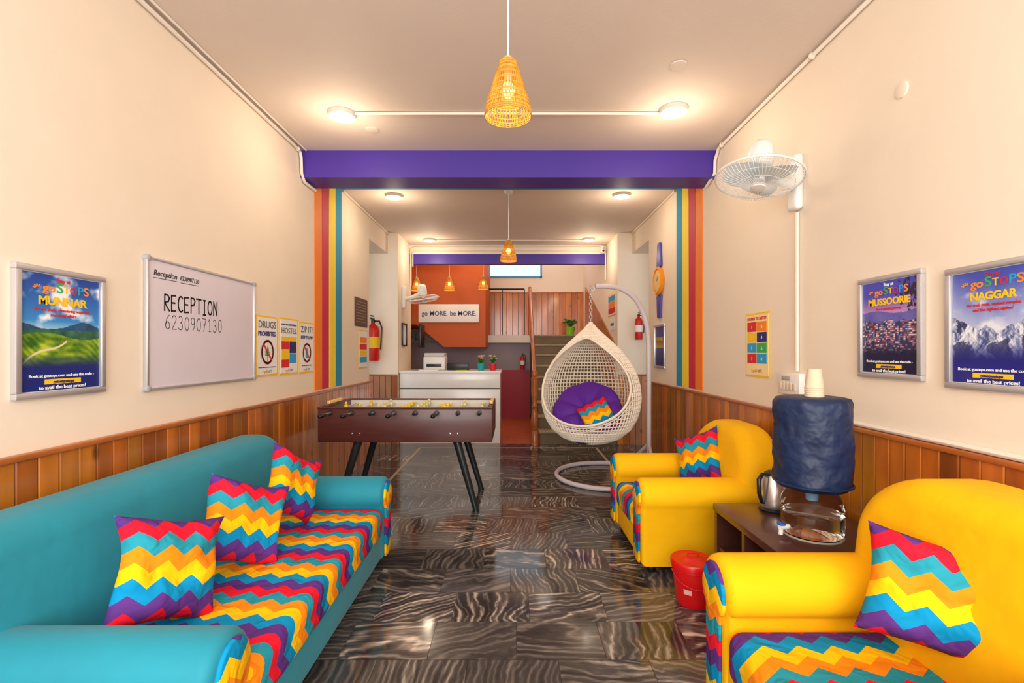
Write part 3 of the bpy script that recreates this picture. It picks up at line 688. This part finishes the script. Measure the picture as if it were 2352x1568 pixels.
prohibit(t,0,h*.40,w*.26,'hand'); s=MB(); s.text('No loud music after 10 pm',h*.03,0,h*.14,-.0062,width=w*.7); s.obj('small_print',m_txtnavy,t,0); logo(t,h*.055,h*.055,-.0062,w*.4)
t,w,h=notice_base('yellow edged safety guide with a grid of coloured boxes','R',1714,1769,866,718,1742,None,m_txtyel,m_cream)
s=MB(); s.text('LADDER TO SAFETY',h*.06,0,h*.89,-.0062,width=w*.8,bold=.0008); s.obj('lettering',m_txtred,t,0)
gc=[m_txtred,m_txtor,m_txtyel,m_txtnavy,m_txtblue,m_txtgreen,m_txtred,m_txtblue]
for i in range(4):
    for j in range(2):
        s=MB(); s.box(-w*.4+j*w*.41,-w*.01+j*w*.41,-.0065,-.005,h*(.71-i*.165),h*(.86-i*.165)); s.obj('colour_panel',gc[i*2+j],t,0)
        s=MB(); s.text(str(i*2+j+1),h*.07,-w*.2+j*w*.41,h*(.755-i*.165),-.0075); s.obj('number',m_txtwhite,t,0)
logo(t,h*.05,h*.08,-.0062,w*.4)
t,w,h=wallthing('notice_poster','dark brown notice sheet at the end of the left wall','notice','L',814,843,750,685)
s=MB(); s.box(-w/2,w/2,-.004,0,0,h); s.obj('sheet',mat('brown_sheet',(92,66,58),.6),t,0)
s=MB(); [s.box(-w*.4,w*.35,-.0055,-.004,h*(.15+i*.1),h*(.18+i*.1)) for i in range(8)]; s.obj('print_lines',mat('faded_print',(150,125,110),.6),t,0)
t,w,h=notice_base('small coloured notice beneath the dark brown sheet','L',823,843,845,758,833)
for i,mm in enumerate((m_txtor,m_txtred,m_txtyel,m_txtblue)):
    s=MB(); s.box(-w*.4,w*.4,-.0065,-.005,h*(.66-i*.17),h*(.81-i*.17)); s.obj('colour_panel',mm,t,0)
t,w,h=notice_base('colourful notice on the pier beside the stairs','R',1397,1416,725,675,1406,XJ)
for i,mm in enumerate((m_txtblue,m_txtor,m_txtred)):
    s=MB(); s.box(-w*.42,w*.42,-.0065,-.005,h*(.66-i*.28),h*(.92-i*.28)); s.obj('colour_panel',mm,t,0)
t,w,h=notice_base('plain white notice on the pier, under the colourful one','R',1401,1413,760,730,1406,XJ,m_paper)
s=MB(); s.box(-w*.3,w*.3,-.0065,-.005,h*.4,h*.6); s.obj('print_lines',m_txtgrey,t,0)
t,w,h=wallthing('picture_frame','narrow dark picture frame on the wall left of the counter','picture','L',922,932,795,742,927,XI)
frame(t,w,h,.02,m_black); s=MB(); s.box(-w/2+.01,w/2-.01,-.006,0,.01,h-.01); s.obj('print_area',m_paper,t,0)

# wristwatch shaped wall clock
Yc=wy(1517,XR); t=thing('wall_clock','giant wristwatch shaped wall clock with purple strap and orange face','clock',(XR-.002,Yc,zz(730,Yc)),-PI/2)
hh=zz(558,Yc)-zz(730,Yc)
s=MB(); s.prism([(-.06,0),(.06,0),(.085,hh*.30),(-.085,hh*.30)],'y',-.02,0,.003); s.obj('lower_strap',mat('clock_purple',(66,62,176),.4),t)
s=MB(); s.prism([(-.085,hh*.68),(.085,hh*.68),(.06,hh*.97),(.035,hh),(-.035,hh),(-.06,hh*.97)],'y',-.02,0,.003); s.obj('upper_strap',mat('clock_purple',(66,62,176),.4),t)
MXc=Matrix.Translation((0,0,hh*.49))@Matrix.Rotation(PI/2,4,'X')
s=MB(); s.lathe([(.15,0),(.165,.03),(.14,.045),(.13,.035),(.001,.035)],32,MXc); s.obj('case',mat('clock_orange',(238,150,20),.35),t)
s=MB(); s.lathe([(.115,.033),(.115,.039),(.001,.039)],32,MXc); s.obj('dial',mat('clock_dial',(244,206,120),.4),t)
s=MB(); s.strip([(0,hh*.49),(.04,hh*.49+.05)],.008,-.042); s.obj('hand',m_black,t,0)
s=MB(); s.strip([(0,hh*.49),(-.03,hh*.49+.08)],.005,-.042); s.obj('hand',m_black,t,0)

# switchboard
t,w,h=wallthing('switchboard','white electric switch plate on the right wall above the panelling','switchboard','R',1800,1850,906,856,1825)
s=MB(); s.box(-w/2,w/2,-.035,0,0,h,.006); s.obj('box',m_white,t)
for i in range(5):
    s=MB(); s.box(-w*.4+i*w*.16,-w*.28+i*w*.16,-.042,-.034,h*.2,h*.55,.003); s.obj('switch',mat('switch_cream',(225,210,190),.3),t)
s=MB(); s.box(-w*.3,w*.1,-.038,-.034,h*.65,h*.85,.002); s.obj('socket',mat('switch_grey',(180,170,160),.3),t)
t=thing('security_camera','small white security camera at the right end of the rear beam','camera',(XJ-.08,7.43,2.8))
s=MB(); s.lathe([(.03,.09),(.03,.1)],12); s.tube([(0,0,.09),(0,-.02,.04)],.01,6); s.obj('mount',m_white,t)
s=MB(); s.box(-.03,.03,-.09,.03,-.01,.045,.012); s.obj('body',m_white,t)
s=MB(); s.lathe([(.018,0),(.018,.01),(.001,.01)],12,Matrix.Translation((0,-.09,.018))@Matrix.Rotation(PI/2,4,'X')); s.obj('lens',m_black,t)

def extinguisher(label,loc,sc=1.):
    t=thing('fire_extinguisher',label,'fire extinguisher',loc,0,'red fire extinguishers'); t.scale=(sc,)*3
    s=MB(); s.lathe([(.001,0),(.07,0),(.078,.02),(.078,.38),(.065,.43),(.03,.46),(.022,.48),(.001,.48)],24); s.obj('cylinder',m_redpaint,t)
    s=MB(); s.lathe([(.025,.48),(.025,.52),(.001,.52)],12); s.box(-.012,.012,-.10,.03,.52,.54,.003); s.box(-.012,.012,-.09,.02,.555,.57,.003); s.obj('valve',m_black,t)
    s=MB(); s.tube([(.02,0,.5),(.08,0,.5),(.11,0,.42),(.105,-.01,.25),(.1,-.02,.14)],.01,8); s.obj('hose',m_black,t)
    s=MB(); s.lathe([(.0785,.16),(.0785,.3)],24,caps=False); s.obj('instruction_label',m_txtyel if sc>.9 else m_paper,t)
    return t
extinguisher('red fire extinguisher hung on the left recess wall',(xx(857,6.6),6.6,zz(828,6.6)),1.08)
extinguisher('red fire extinguisher on the right wall behind the swing chair pole',(xx(1467,6.6),6.6,zz(780,6.6)),.66)
extinguisher('small dark red fire extinguisher on the grey wall under the landing',(xx(1200,9.15),9.17,zz(848,9.15)),.55)

# ------------------------------------------------------------------ upholstered seats (front faces -x)
ZB=zigmat('zigzag_seat_fabric',(1,0,-1),(0,1,0),band=.052,lam=.108,amp=.042)
ZA=zigmat('zigzag_arm_fabric',(0,1,0),(0,0,1),band=.054,lam=.105,amp=.043)
ZP=zigmat('zigzag_cushion_fabric',(1,0,0),(0,-1,0),band=.047,lam=.09,amp=.035,off=.075)
def sofa(name,label,cat,W,D,loc,rz,m,hb,ha,rt,group=None,xb=.36,sh=.18,ox=-.03,ra=.096):
    t=thing(name,label,cat,loc,rz,group); f=-D/2; bk_=D/2; aw=.2
    s=MB(); s.box(f+.015,bk_-.04,-W/2+.03,W/2-.03,.06,.27,.02,3); s.obj('base',m,t)
    s=MB(); s.box(f-.005,bk_-.22,-W/2+aw-.015,W/2-aw+.015,.20,.375,.05,5)
    s.obj('seat_cushion',ZB,t)
    for sy in (-1,1):
        y0=sy*(W/2-aw/2); r=ra; zc=ha-r
        prof=[(y0-.075,.06),(y0+.075,.06),(y0+.078,zc-.07)]+[(y0+r*math.cos(R(a))*1.15,zc+r*math.sin(R(a))) for a in range(-30,211,16)]+[(y0-.078,zc-.07)]
        s=MB(); s.prism(prof,'x',f,bk_-.10,.035,5); a=s.obj('armrest',m,t,50)
        pf=[(y0+(p[0]-y0)*.72,.075+(p[1]-.06)*.93) for p in prof]
        s=MB(); s.prism(pf,'x',f-.012,f+.004,.006,2); s.obj('arm_facing',ZA,a,50)
    wb=W/2-.01; pts=[(-wb,.1),(wb,.1)]
    for k in range(13):
        a=R(90*k/12); pts.append((wb-rt+rt*math.cos(a),hb-rt*.8+rt*.8*math.sin(a)))
    for k in range(13):
        a=R(90+90*k/12); pts.append((-wb+rt+rt*math.cos(a),hb-rt*.8+rt*.8*math.sin(a)))
    mxs=Matrix.Identity(4); mxs[0][2]=sh; mxs=Matrix.Translation((ox,0,0))@mxs
    s=MB(); s.prism(pts,'x',bk_-xb,bk_-.12,.085,7,mx=mxs); s.obj('backrest',m,t,60)
    for x in (f+.08,bk_-.12):
        for y_ in (-W/2+.1,W/2-.1):
            s=MB(); s.lathe([(.012,.06),(.012,.045),(.026,.04),(.028,.01),(.02,0),(.001,0)],12,Matrix.Translation((x,y_,0))); s.obj('foot',m_black,t)
    return t
sofa('sofa','long teal sofa with zigzag seat against the left wall','sofa',1.82,.92,(-1.225,2.125,0),PI,m_teal,.80,.535,.16)
sofa('armchair','yellow armchair with zigzag seat beyond the side table','armchair',.88,.87,(1.17,3.19,0),0,m_yellow,.83,.55,.33,'yellow armchairs')
sofa('armchair','yellow armchair nearest the camera, cropped at bottom right','armchair',.90,.90,(1.165,1.36,0),0,m_yellow,.89,.575,.30,'yellow armchairs',.43,.12,-.02,.108)

def pillow(label,loc,n,roll,size,thick=.06,group='zigzag scatter cushions',asp=1.):
    bmq=MB(); k=30
    vt={}; sd_=loc[0]*9+loc[1]*5
    for sgn in (1,-1):
        for i in range(k+1):
            for j in range(k+1):
                u=2*i/k-1; v=2*j/k-1; edge=(abs(u)>.999 or abs(v)>.999)
                if edge and sgn<0: vt[(sgn,i,j)]=vt[(1,i,j)]; continue
                x=asp*u*size/2*(1-.12*(1-v*v)); y=v*size/2*(1-.12*(1-u*u))
                h=thick*((1-u**4)*(1-v**4))**.6*(1+.35*noise.noise(Vector((u*2+sd_,v*2,sgn))))
                bend=.03*noise.noise(Vector((u*1.1+sd_,v*1.1,9)))*(abs(u)+abs(v))
                vt[(sgn,i,j)]=bmq.bm.verts.new((x,y,sgn*h+bend))
    for sgn in (1,-1):
        for i in range(k):
            for j in range(k):
                q=[vt[(sgn,i,j)],vt[(sgn,i+1,j)],vt[(sgn,i+1,j+1)],vt[(sgn,i,j+1)]]
                bmq.bm.faces.new(q if sgn>0 else q[::-1])
    o=bmq.obj('cushion',ZP,smooth=80)
    n=Vector(n).normalized(); up=Vector((0,0,1)); y=(up-n*up.dot(n)).normalized(); x=y.cross(n)
    mx=Matrix((x,y,n)).transposed().to_4x4()@Matrix.Rotation(R(roll),4,'Z')
    o.matrix_world=Matrix.Translation(loc)@mx
    return tag(o,label,'cushion',group)
pillow('zigzag cushion on the teal sofa, nearest the camera',(-1.175,1.655,.555),(.88,-.34,.36),-20,.355)
pillow('zigzag cushion on the teal sofa, middle one',(-1.155,2.08,.565),(.82,-.50,.34),-22,.355)
pillow('zigzag cushion leaning in the far corner of the teal sofa',(-1.15,2.52,.60),(.95,-.22,.26),-28,.35)
pillow('zigzag cushion in the far corner of the far yellow armchair',(1.25,3.25,.575),(-.86,-.42,.34),24,.37)
pillow('large zigzag cushion on the nearest yellow armchair',(1.235,1.38,.59),(-.50,-.80,.30),-8,.32,.065,'zigzag scatter cushions',1.24)

# ------------------------------------------------------------------ side table and things on it
t=thing('side_table','dark brown open-shelf side table between the yellow armchairs','side table',(1.33,2.2,0))
x0,x1,y0,y1=-.28,.28,-.30,.34
s=MB(); s.box(x0,x1,y0,y1,.465,.5,.004); s.obj('tabletop',m_darkwood,t)
for yy in (y0,y1-.03,(y0+y1)/2-.01):
    s=MB(); s.box(x0+.01,x1-.01,yy+.001,yy+.029,.04,.465); s.obj('side_panel',m_darkwood,t,0)
for z in (.04,.26):
    s=MB(); s.box(x0+.02,x1-.02,y0+.03,y1-.03,z,z+.025); s.obj('shelf',m_darkwood,t,0)
s=MB(); s.box(x1-.02,x1-.01,y0+.03,y1-.03,.065,.465); s.obj('back_panel',m_darkwood,t,0)
for a in (x0+.05,x1-.05):
    for b_ in (y0+.04,y1-.04):
        s=MB(); s.lathe([(.018,0),(.018,.04)],10,Matrix.Translation((a,b_,0))); s.obj('foot',m_black,t)
t=thing('water_dispenser','clear water dispenser jar under a navy fabric cover on side table','water dispenser',(1.30,2.10,.5))
s=MB(); s.lathe([(.09,0),(.112,.008),(.12,.03),(.121,.06),(.118,.066),(.121,.072),(.121,.115),(.118,.121),(.121,.127),(.117,.16),(.10,.192),(.075,.215),(.05,.225)],44,caps=False)
s.lathe([(.001,0),(.09,0)],40,caps=False)
s.obj('lower_jar',m_glass,t,60)
s=MB(); s.lathe([(.001,.008),(.105,.012),(.1155,.03),(.1155,.100),(.001,.100)],44,caps=False); s.obj('water',mat('water_clear',(244,250,252),.02,trans=1,ior=1.18),t)
s=MB(); s.tube([(.116*math.cos(2*PI*k/40),.116*math.sin(2*PI*k/40),.006) for k in range(40)],.004,5,True); s.obj('jar_base_ring',mat('jar_rib_plastic',(225,222,214),.15,trans=.6),t)
s=MB()
seg=96; prof=[(.06,.2),(.13,.213),(.146,.23),(.150,.3),(.151,.45),(.149,.575),(.140,.594),(.12,.600),(.001,.600)]
P2=[]
for (ra,za),(rb,zb) in zip(prof,prof[1:]):
    nsub=max(1,int(abs(zb-za)/.012)); P2+=[(ra+(rb-ra)*i/nsub,za+(zb-za)*i/nsub) for i in range(nsub)]
P2.append(prof[-1]); s.lathe(P2,seg,caps=False)
for v in s.bm.verts:
    a=math.atan2(v.co.y,v.co.x); r=math.hypot(v.co.x,v.co.y)
    if r>.1:
        k=1+.012*math.sin(a*6+v.co.z*14)+.05*noise.noise(Vector((math.cos(a)*2,math.sin(a)*2,v.co.z*12)))+.03*noise.noise(Vector((math.cos(a)*5,math.sin(a)*5,v.co.z*30))); v.co.x*=k; v.co.y*=k
s.obj('fabric_cover',m_navy,t,70)
s=MB(); s.tube([(.15*math.cos(2*PI*k/40),.15*math.sin(2*PI*k/40),.232) for k in range(40)],.005,6,True); s.obj('cover_hem',m_navy,t)
s=MB(); s.tube([(0,0,.15),(0,0,.21)],[.022,.026],14); s.obj('bottle_neck',mat('blue_cap',(110,150,180),.3),t)
s=MB(); s.tube([(-.11,-.02,.045),(-.16,-.035,.045)],.011,10); s.tube([(-.152,-.033,.05),(-.155,-.034,.015)],.009,8); s.obj('tap',m_white,t)
s=MB(); s.box(-.165,-.14,-.05,-.02,.056,.066,.003); s.obj('tap_lever',mat('tap_blue',(30,90,190),.4),t)
t=thing('paper_cup_stack','stack of beige paper cups upside down on the navy cover','cups',(1.31,2.10,1.10))
for i in range(5):
    s=MB(); z=i*.009; s.lathe([(.037,z),(.0385,z+.003),(.037,z+.006),(.027,z+.085),(.001,z+.085)],24,caps=False); s.obj('cup',m_cup,t)
t=thing('electric_kettle','stainless steel electric kettle with black handle on side table','kettle',(1.315,2.43,.5),R(200)); t.scale=(.92,.92,.95)
s=MB(); s.lathe([(.078,0),(.08,.008),(.07,.02),(.001,.02)],30); s.obj('power_base',m_black,t)
s=MB(); s.lathe([(.072,.02),(.076,.03),(.076,.06),(.068,.12),(.056,.175),(.052,.185)],32); s.obj('body',m_steel,t)
s=MB(); s.lathe([(.053,.185),(.05,.197),(.03,.207),(.012,.21),(.012,.222),(.001,.224)],24); s.obj('lid',m_black,t)
s=MB(); s.tube([(.05,0,.185),(.085,0,.195),(.11,0,.17),(.108,0,.1),(.09,0,.05),(.07,0,.045)],[.009,.011,.012,.012,.01,.008],8); s.obj('handle',m_black,t)
s=MB(); s.prism([(-.05,.15),(-.085,.18),(-.05,.186)],'y',-.018,.018,.003); s.obj('spout',m_steel,t)
t=thing('lidded_bucket','red plastic bucket with lid beside the side table','bucket',(.932,2.50,0)); t.scale=(.88,.88,.92)
s=MB(); s.lathe([(.001,0),(.09,0),(.096,.01),(.118,.2),(.124,.2),(.124,.215),(.118,.225)],36); s.obj('pail',m_red,t)
s=MB(); s.lathe([(.127,.21),(.129,.235),(.122,.245),(.10,.24),(.06,.25),(.025,.26),(.001,.26)],36); s.obj('lid',m_red,t)
s=MB(); s.tube([(-.03,0,.255),(-.03,0,.275),(.03,0,.275),(.03,0,.255)],.005,6); s.obj('lid_handle',m_red,t)
s=MB(); s.tube([(.125*math.cos(R(a)),-.125*math.sin(R(a)),.19-.07*math.sin(R(a))) for a in range(0,181,12)],.003,6); s.obj('carry_handle',m_red,t)
s=MB()
for k in range(5):
    a=R(222+k*6); s.bm.verts.new((.1065*math.cos(a),.1065*math.sin(a),.08)); s.bm.verts.new((.1098*math.cos(a),.1098*math.sin(a),.108))
s.bm.verts.ensure_lookup_table(); vv=s.bm.verts
for k in range(4): s.bm.faces.new((vv[2*k],vv[2*k+2],vv[2*k+3],vv[2*k+1]))
s.obj('printed_mark',mat('pink_print',(244,190,190),.5),t)

# ------------------------------------------------------------------ table football
ft=thing('football_table','dark brown table football game on black splayed legs','table football',(-.86,4.22,0))
L=.695; W2=.37; z0,z1=.57,.835
s=MB(); s.box(-L,L,-W2,-W2+.03,z0,z1,.004); s.box(-L,L,W2-.03,W2,z0,z1,.004); s.box(-L,-L+.03,-W2+.03,W2-.03,z0,z1,.003); s.box(L-.03,L,-W2+.03,W2-.03,z0,z1,.003); s.box(-L+.03,L-.03,-W2+.03,W2-.03,z0,z0+.05); s.obj('cabinet',m_maroonwood,ft)
s=MB(); s.box(-L+.03,L-.03,-W2+.03,W2-.03,z1-.12,z1-.11); s.obj('playing_field',mat('pitch_green',(170,190,150),.4),ft,0)
s=MB(); s.box(-.003,.003,-W2+.03,W2-.03,z1-.11,z1-.108); s.tube([(.09*math.cos(2*PI*k/32),.09*math.sin(2*PI*k/32),z1-.109) for k in range(32)],.003,4,True); s.obj('pitch_markings',m_txtwhite,ft,0)
s=MB()
for a,b_ in ((-L,-L+.035),(L-.035,L)): s.box(a-.004,b_,-W2-.004,W2+.004,z1,z1+.014,.004)
for a,b_ in ((-W2,-W2+.035),(W2-.035,W2)): s.box(-L+.035,L-.035,a-.004 if a<0 else a,b_ if a<0 else b_+.004,z1,z1+.014,.004)
s.obj('top_rim',m_maroonwood,ft)
m_lining=mat('lining_white',(225,220,210),.4)
s=MB(); s.box(-L+.03,L-.03,-W2+.031,-W2+.036,z1-.11,z1); s.obj('inner_lining',m_lining,ft)
s=MB(); s.box(-L+.03,L-.03,W2-.036,W2-.031,z1-.11,z1); s.obj('inner_lining',m_lining,ft)
for sx_ in (-1,1):
    for sy in (-1,1):
        s=MB(); s.tube([(sx_*.40,sy*.27,z0),(sx_*.56,sy*.31,.02)],[.034,.024],14); s.lathe([(.028,0),(.028,.02)],14,Matrix.Translation((sx_*.562,sy*.31,0))); lg=s.obj('leg',mat('leg_black',(44,48,50),.3,metal=.4),ft)
        s=MB(); s.box(sx_*.40-.05,sx_*.40+.05,sy*.27-.05,sy*.27+.05,z0-.012,z0,.004); s.obj('mounting_plate',m_black,lg)
cnt=[1,2,3,5,5,3,2,1]
handle_near=[1,1,0,1,0,1,0,0]
for i in range(8):
    x=-L+.10+i*(2*L-.2)/7; team=i in (0,1,3,5)
    ne=-W2-.02 if not handle_near[i] else -W2-.06; fe=W2+.06 if not handle_near[i] else W2+.02; zr=z1-.03
    s=MB(); s.tube([(x,ne-.06,zr),(x,fe+.06,zr)],.008,8); rod=s.obj('rod',m_steel,ft)
    for sg_ in (-1,1):
        s=MB(); s.lathe([(.017,0),(.02,.012),(.02,.02)],12,Matrix.Translation((x,sg_*W2,zr))@Matrix.Rotation(-sg_*PI/2,4,'X')); s.obj('bearing',m_black,rod)
    hy=ne-.05 if handle_near[i] else fe+.05; sg_=-1 if handle_near[i] else 1
    s=MB(); s.lathe([(.012,0),(.017,.015),(.014,.03),(.018,.07),(.017,.10),(.01,.108),(.001,.11)],14,Matrix.Translation((x,hy,zr))@Matrix.Rotation(-sg_*PI/2,4,'X')); s.obj('grip',m_black,rod)
    oy=(fe+.06) if handle_near[i] else (ne-.06)
    s=MB(); s.ball((x,oy,zr),.013,(1,1,1),10); s.obj('end_cap',m_black,rod)
    n=cnt[i]
    for k in range(n):
        y=(k-(n-1)/2)*(.62/max(n,2))
        s=MB(); a=random.uniform(-.15,.15)+(1.3 if (team and i in (3,5)) else 0); mxr=Matrix.Translation((x,y,zr))@Matrix.Rotation(a,4,'Y')
        s.box(-.013,.013,-.016,.016,-.02,.026,.004,mx=mxr); s.box(-.009,.009,-.011,.011,-.06,-.02,.003,mx=mxr); s.box(-.014,.016,-.012,.012,-.072,-.058,.003,mx=mxr)
        t_=bmesh.new(); bmesh.ops.create_uvsphere(t_,u_segments=10,v_segments=6,radius=.013); s.merge(t_,mxr@Matrix.Translation((0,0,.038)))
        s.obj('player_figure',mat('player_yellow',(244,206,50),.4) if team else mat('player_cream',(226,214,150),.4),rod)
for x_ in (-L+.015,L-.015):
    s=MB(); s.tube([(x_,-.2,z1+.035),(x_,.2,z1+.035)],.003,6)
    for k in range(10): s.box(x_-.012,x_+.012,-.18+k*.03,-.16+k*.03,z1+.02,z1+.045,.003)
    s.obj('score_beads',mat('score_cream',(238,200,110),.4),ft)
for x_ in (-.42,-.36,.36,.42):
    s=MB(); s.lathe([(.008,0),(.006,.005),(.001,.006)],10,Matrix.Translation((x_,-W2,.64))@Matrix.Rotation(PI/2,4,'X')); s.obj('bolt',m_steel,ft)

# ------------------------------------------------------------------ hanging egg chair
m_stand=mat('stand_white',(216,206,212),.35)
sd=thing('swing_stand','white curved metal stand holding the egg chair','stand',(.98,4.97,0))
s=MB(); s.tube([(.53*math.cos(2*PI*k/56),.53*math.sin(2*PI*k/56),.024) for k in range(56)],.023,10,True); s.obj('base_ring',m_stand,sd)
arcp=[(.50,.16,.024),(.47,.15,.10),(.455,.13,.3),(.455,.13,1.15),(.45,.12,1.38),(.425,.10,1.56),(.37,.08,1.72),(.28,.05,1.85),(.16,.03,1.93),(.03,.01,1.96),(-.13,0,1.962)]
s=MB()
P=[Vector(p) for p in arcp]; sm=[]
for i in range(len(P)-1):
    a=P[max(i-1,0)];b_=P[i];c=P[i+1];d=P[min(i+2,len(P)-1)]
    for k in range(5):
        u=k/5; sm.append(.5*((2*b_)+(c-a)*u+(2*a-5*b_+4*c-d)*u*u+(3*b_-a-3*c+d)*u**3))
sm.append(P[-1]); s.tube(sm,.026,12); s.obj('curved_pole',m_stand,sd)
s=MB(); s.tube([(.30,.437,.03),(.455,.135,.32)],.017,8); s.obj('brace',m_stand,sd)
s=MB(); s.tube([(.40,-.345,.03),(.455,.12,.32)],.017,8); s.obj('brace',m_stand,sd)
s=MB(); s.tube([(-.16+.02*math.sin(a*.4),0,1.955-.02+.02*math.cos(a*.4)) for a in range(0,14)],.006,6); s.obj('hook',m_stand,sd)
EX,EY,EZ=.80,4.97,.345
eg=thing('egg_chair','white woven teardrop swing chair hanging by a chain','swing chair',(EX,EY,EZ))
prof=[(0,.02),(.03,.18),(.08,.30),(.16,.395),(.26,.455),(.37,.49),(.48,.50),(.6,.49),(.72,.455),(.84,.39),(.95,.305),(1.04,.215),(1.12,.125),(1.18,.06),(1.22,.03)]
def rad(z):
    for (a,ra),(b_,rb) in zip(prof,prof[1:]):
        if a<=z<=b_: return ra+(rb-ra)*(z-a)/(b_-a)
    return prof[-1][1]
fine=[(i/400*1.22) for i in range(401)]; sl=[0]
for i in range(400): sl.append(sl[-1]+math.hypot(fine[i+1]-fine[i],rad(fine[i+1])-rad(fine[i])))
def zat(sv):
    k=min(399,max(0,bisect.bisect(sl,sv)-1)); return fine[k]+(fine[k+1]-fine[k])*(sv-sl[k])/max(1e-9,sl[k+1]-sl[k])
OA=math.atan2(-1,-.44); AW=R(66); ZCc=.66; ZH=.42
NR=40; NA=76
def ellq(a,z):
    d=(a-OA+PI)%(2*PI)-PI; return (d/AW)**2+((z-ZCc)/ZH)**2, d
def egg_mesh(m0,zmax=None,NRr=NR,NAa=NA,inset=0):
    bm=m0.bm; grid=[]
    for i in range(NRr+1):
        z=zat(sl[-1]*i/NRr); row=[]
        for k in range(NAa):
            a=2*PI*k/NAa; q,d=ellq(a,z); row.append((a,z,q,d))
        grid.append(row)
    V={}
    def gv(i,k):
        k%=NAa
        if (i,k) in V: return V[(i,k)]
        a,z,q,d=grid[i][k]
        if q<1:
            sc_=1/math.sqrt(max(q,1e-6)); a=OA+d*sc_; z=ZCc+(z-ZCc)*sc_
        r=rad(z)-inset; V[(i,k)]=bm.verts.new((r*math.cos(a),r*math.sin(a),z)); return V[(i,k)]
    for i in range(NRr):
        for k in range(NAa):
            c4=[(i,k),(i,(k+1)%NAa),(i+1,(k+1)%NAa),(i+1,k)]
            ins=sum(grid[a][b][2]<1 for a,b in c4)
            if ins>=3 : continue
            if ins==2 and sum(grid[a][b][2] for a,b in c4)/4<1: continue
            if zmax is not None and grid[i+1][k][1]>zmax: continue
            try: bm.faces.new([gv(*c) for c in c4])
            except Exception: pass
    return m0
s=egg_mesh(MB()); o=s.obj('wicker_shell',m_wicker,eg,0,recalc=True)
w_=o.modifiers.new('weave','WIREFRAME'); w_.thickness=.018; w_.use_even_offset=False; w_.use_replace=True
s=egg_mesh(MB(),.19,NR*2,NA,.006); o=s.obj('bottom_weave',m_wicker,eg,0); w_=o.modifiers.new('weave','WIREFRAME'); w_.thickness=.012; w_.use_even_offset=False
s=MB(); rim=[]
for k in range(90):
    th=2*PI*k/90; a=OA+AW*math.cos(th); z=ZCc+ZH*math.sin(th); r=rad(z); rim.append((r*math.cos(a),r*math.sin(a),z))
s.tube(rim,.013,8,True); s.obj('rim',m_wicker,eg)
for off_ in (.04,.08):
    r2=[]; s=MB()
    for k in range(90):
        th=2*PI*k/90; a=OA+(AW+off_*2)*math.cos(th); z=min(1.2,max(.01,ZCc+(ZH+off_*.55)*math.sin(th))); r=rad(z)+.003; r2.append((r*math.cos(a),r*math.sin(a),z))
    s.tube(r2,.005,5,True); s.obj('edge_braid',m_wicker,eg)
s=MB(); s.lathe([(.05,1.17),(.04,1.2),(.028,1.23),(.02,1.25),(.001,1.255)],14); s.obj('top_cap',m_wicker,eg)
top=1.94-EZ; z=1.25; i=0
while z<top-.01:
    s=MB(); r_=.014; pts=[]
    for k in range(12):
        a=2*PI*k/12; u=(r_*math.cos(a)); v=(.022*math.sin(a)); pts.append((u if i%2 else 0,0 if i%2 else u,z+.02+v))
    s.tube(pts,.0042,5,True); s.obj('chain_link',m_alu,eg); z+=.033; i+=1
s=MB(); seg=72; rings=12; t_=s.bm
for side_ in (1,-1):
    prev=None
    for i in range(rings+1):
        u=i/rings; ring=[]
        for k in range(seg):
            a=2*PI*k/seg; r=.36*math.sin(u*PI/2); pf=abs(math.cos(a*4))**.6
            hgt=.08*(math.cos(u*PI/2))**.5*(.55+.45*pf) if u>0.05 else .03
            if u>.98: hgt=0
            hgt*= (.55+.45*min(1,u*3))
            r*=1-.03*(1-pf)
            ring.append(t_.verts.new((r*math.cos(a),r*math.sin(a),side_*hgt)))
        if prev:
            for k in range(seg): t_.faces.new((prev[k],prev[(k+1)%seg],ring[(k+1)%seg],ring[k]))
        prev=ring
bmesh.ops.remove_doubles(t_,verts=t_.verts[:],dist=.0005)
o=s.obj('round_cushion',m_cush,smooth=80)
n=Vector((-.25,-.74,.62)).normalized(); up=Vector((0,0,1)); y_=(up-n*up.dot(n)).normalized(); x_=y_.cross(n)
o.matrix_world=Matrix.Translation((EX-.035,EY-.0,.67))@Matrix((x_,y_,n)).transposed().to_4x4()
tag(o,'round tufted purple seat cushion inside the egg chair','cushion')
pillow('small zigzag cushion on the purple cushion in the egg chair',(.835,4.78,.655),(-.2,-.88,.42),28,.34,.045)

# ------------------------------------------------------------------ camera, world
cam=bpy.data.cameras.new('camera'); co=bpy.data.objects.new('camera',cam); C.objects.link(co)
co.location=(0,0,H); co.rotation_euler=(R(90),0,0); cam.sensor_width=36; cam.lens=F/2352*36; cam.shift_x=-2/2352; cam.shift_y=21/2352; cam.clip_start=.05
bpy.context.scene.camera=co
w=bpy.data.worlds.new('world'); bpy.context.scene.world=w; w.use_nodes=True
bg=w.node_tree.nodes['Background']; bg.inputs[0].default_value=(.84,.93,1,1); bg.inputs[1].default_value=1.0
vs=bpy.context.scene.view_settings
try: vs.view_transform='Standard'
except Exception: pass
vs.exposure=.12
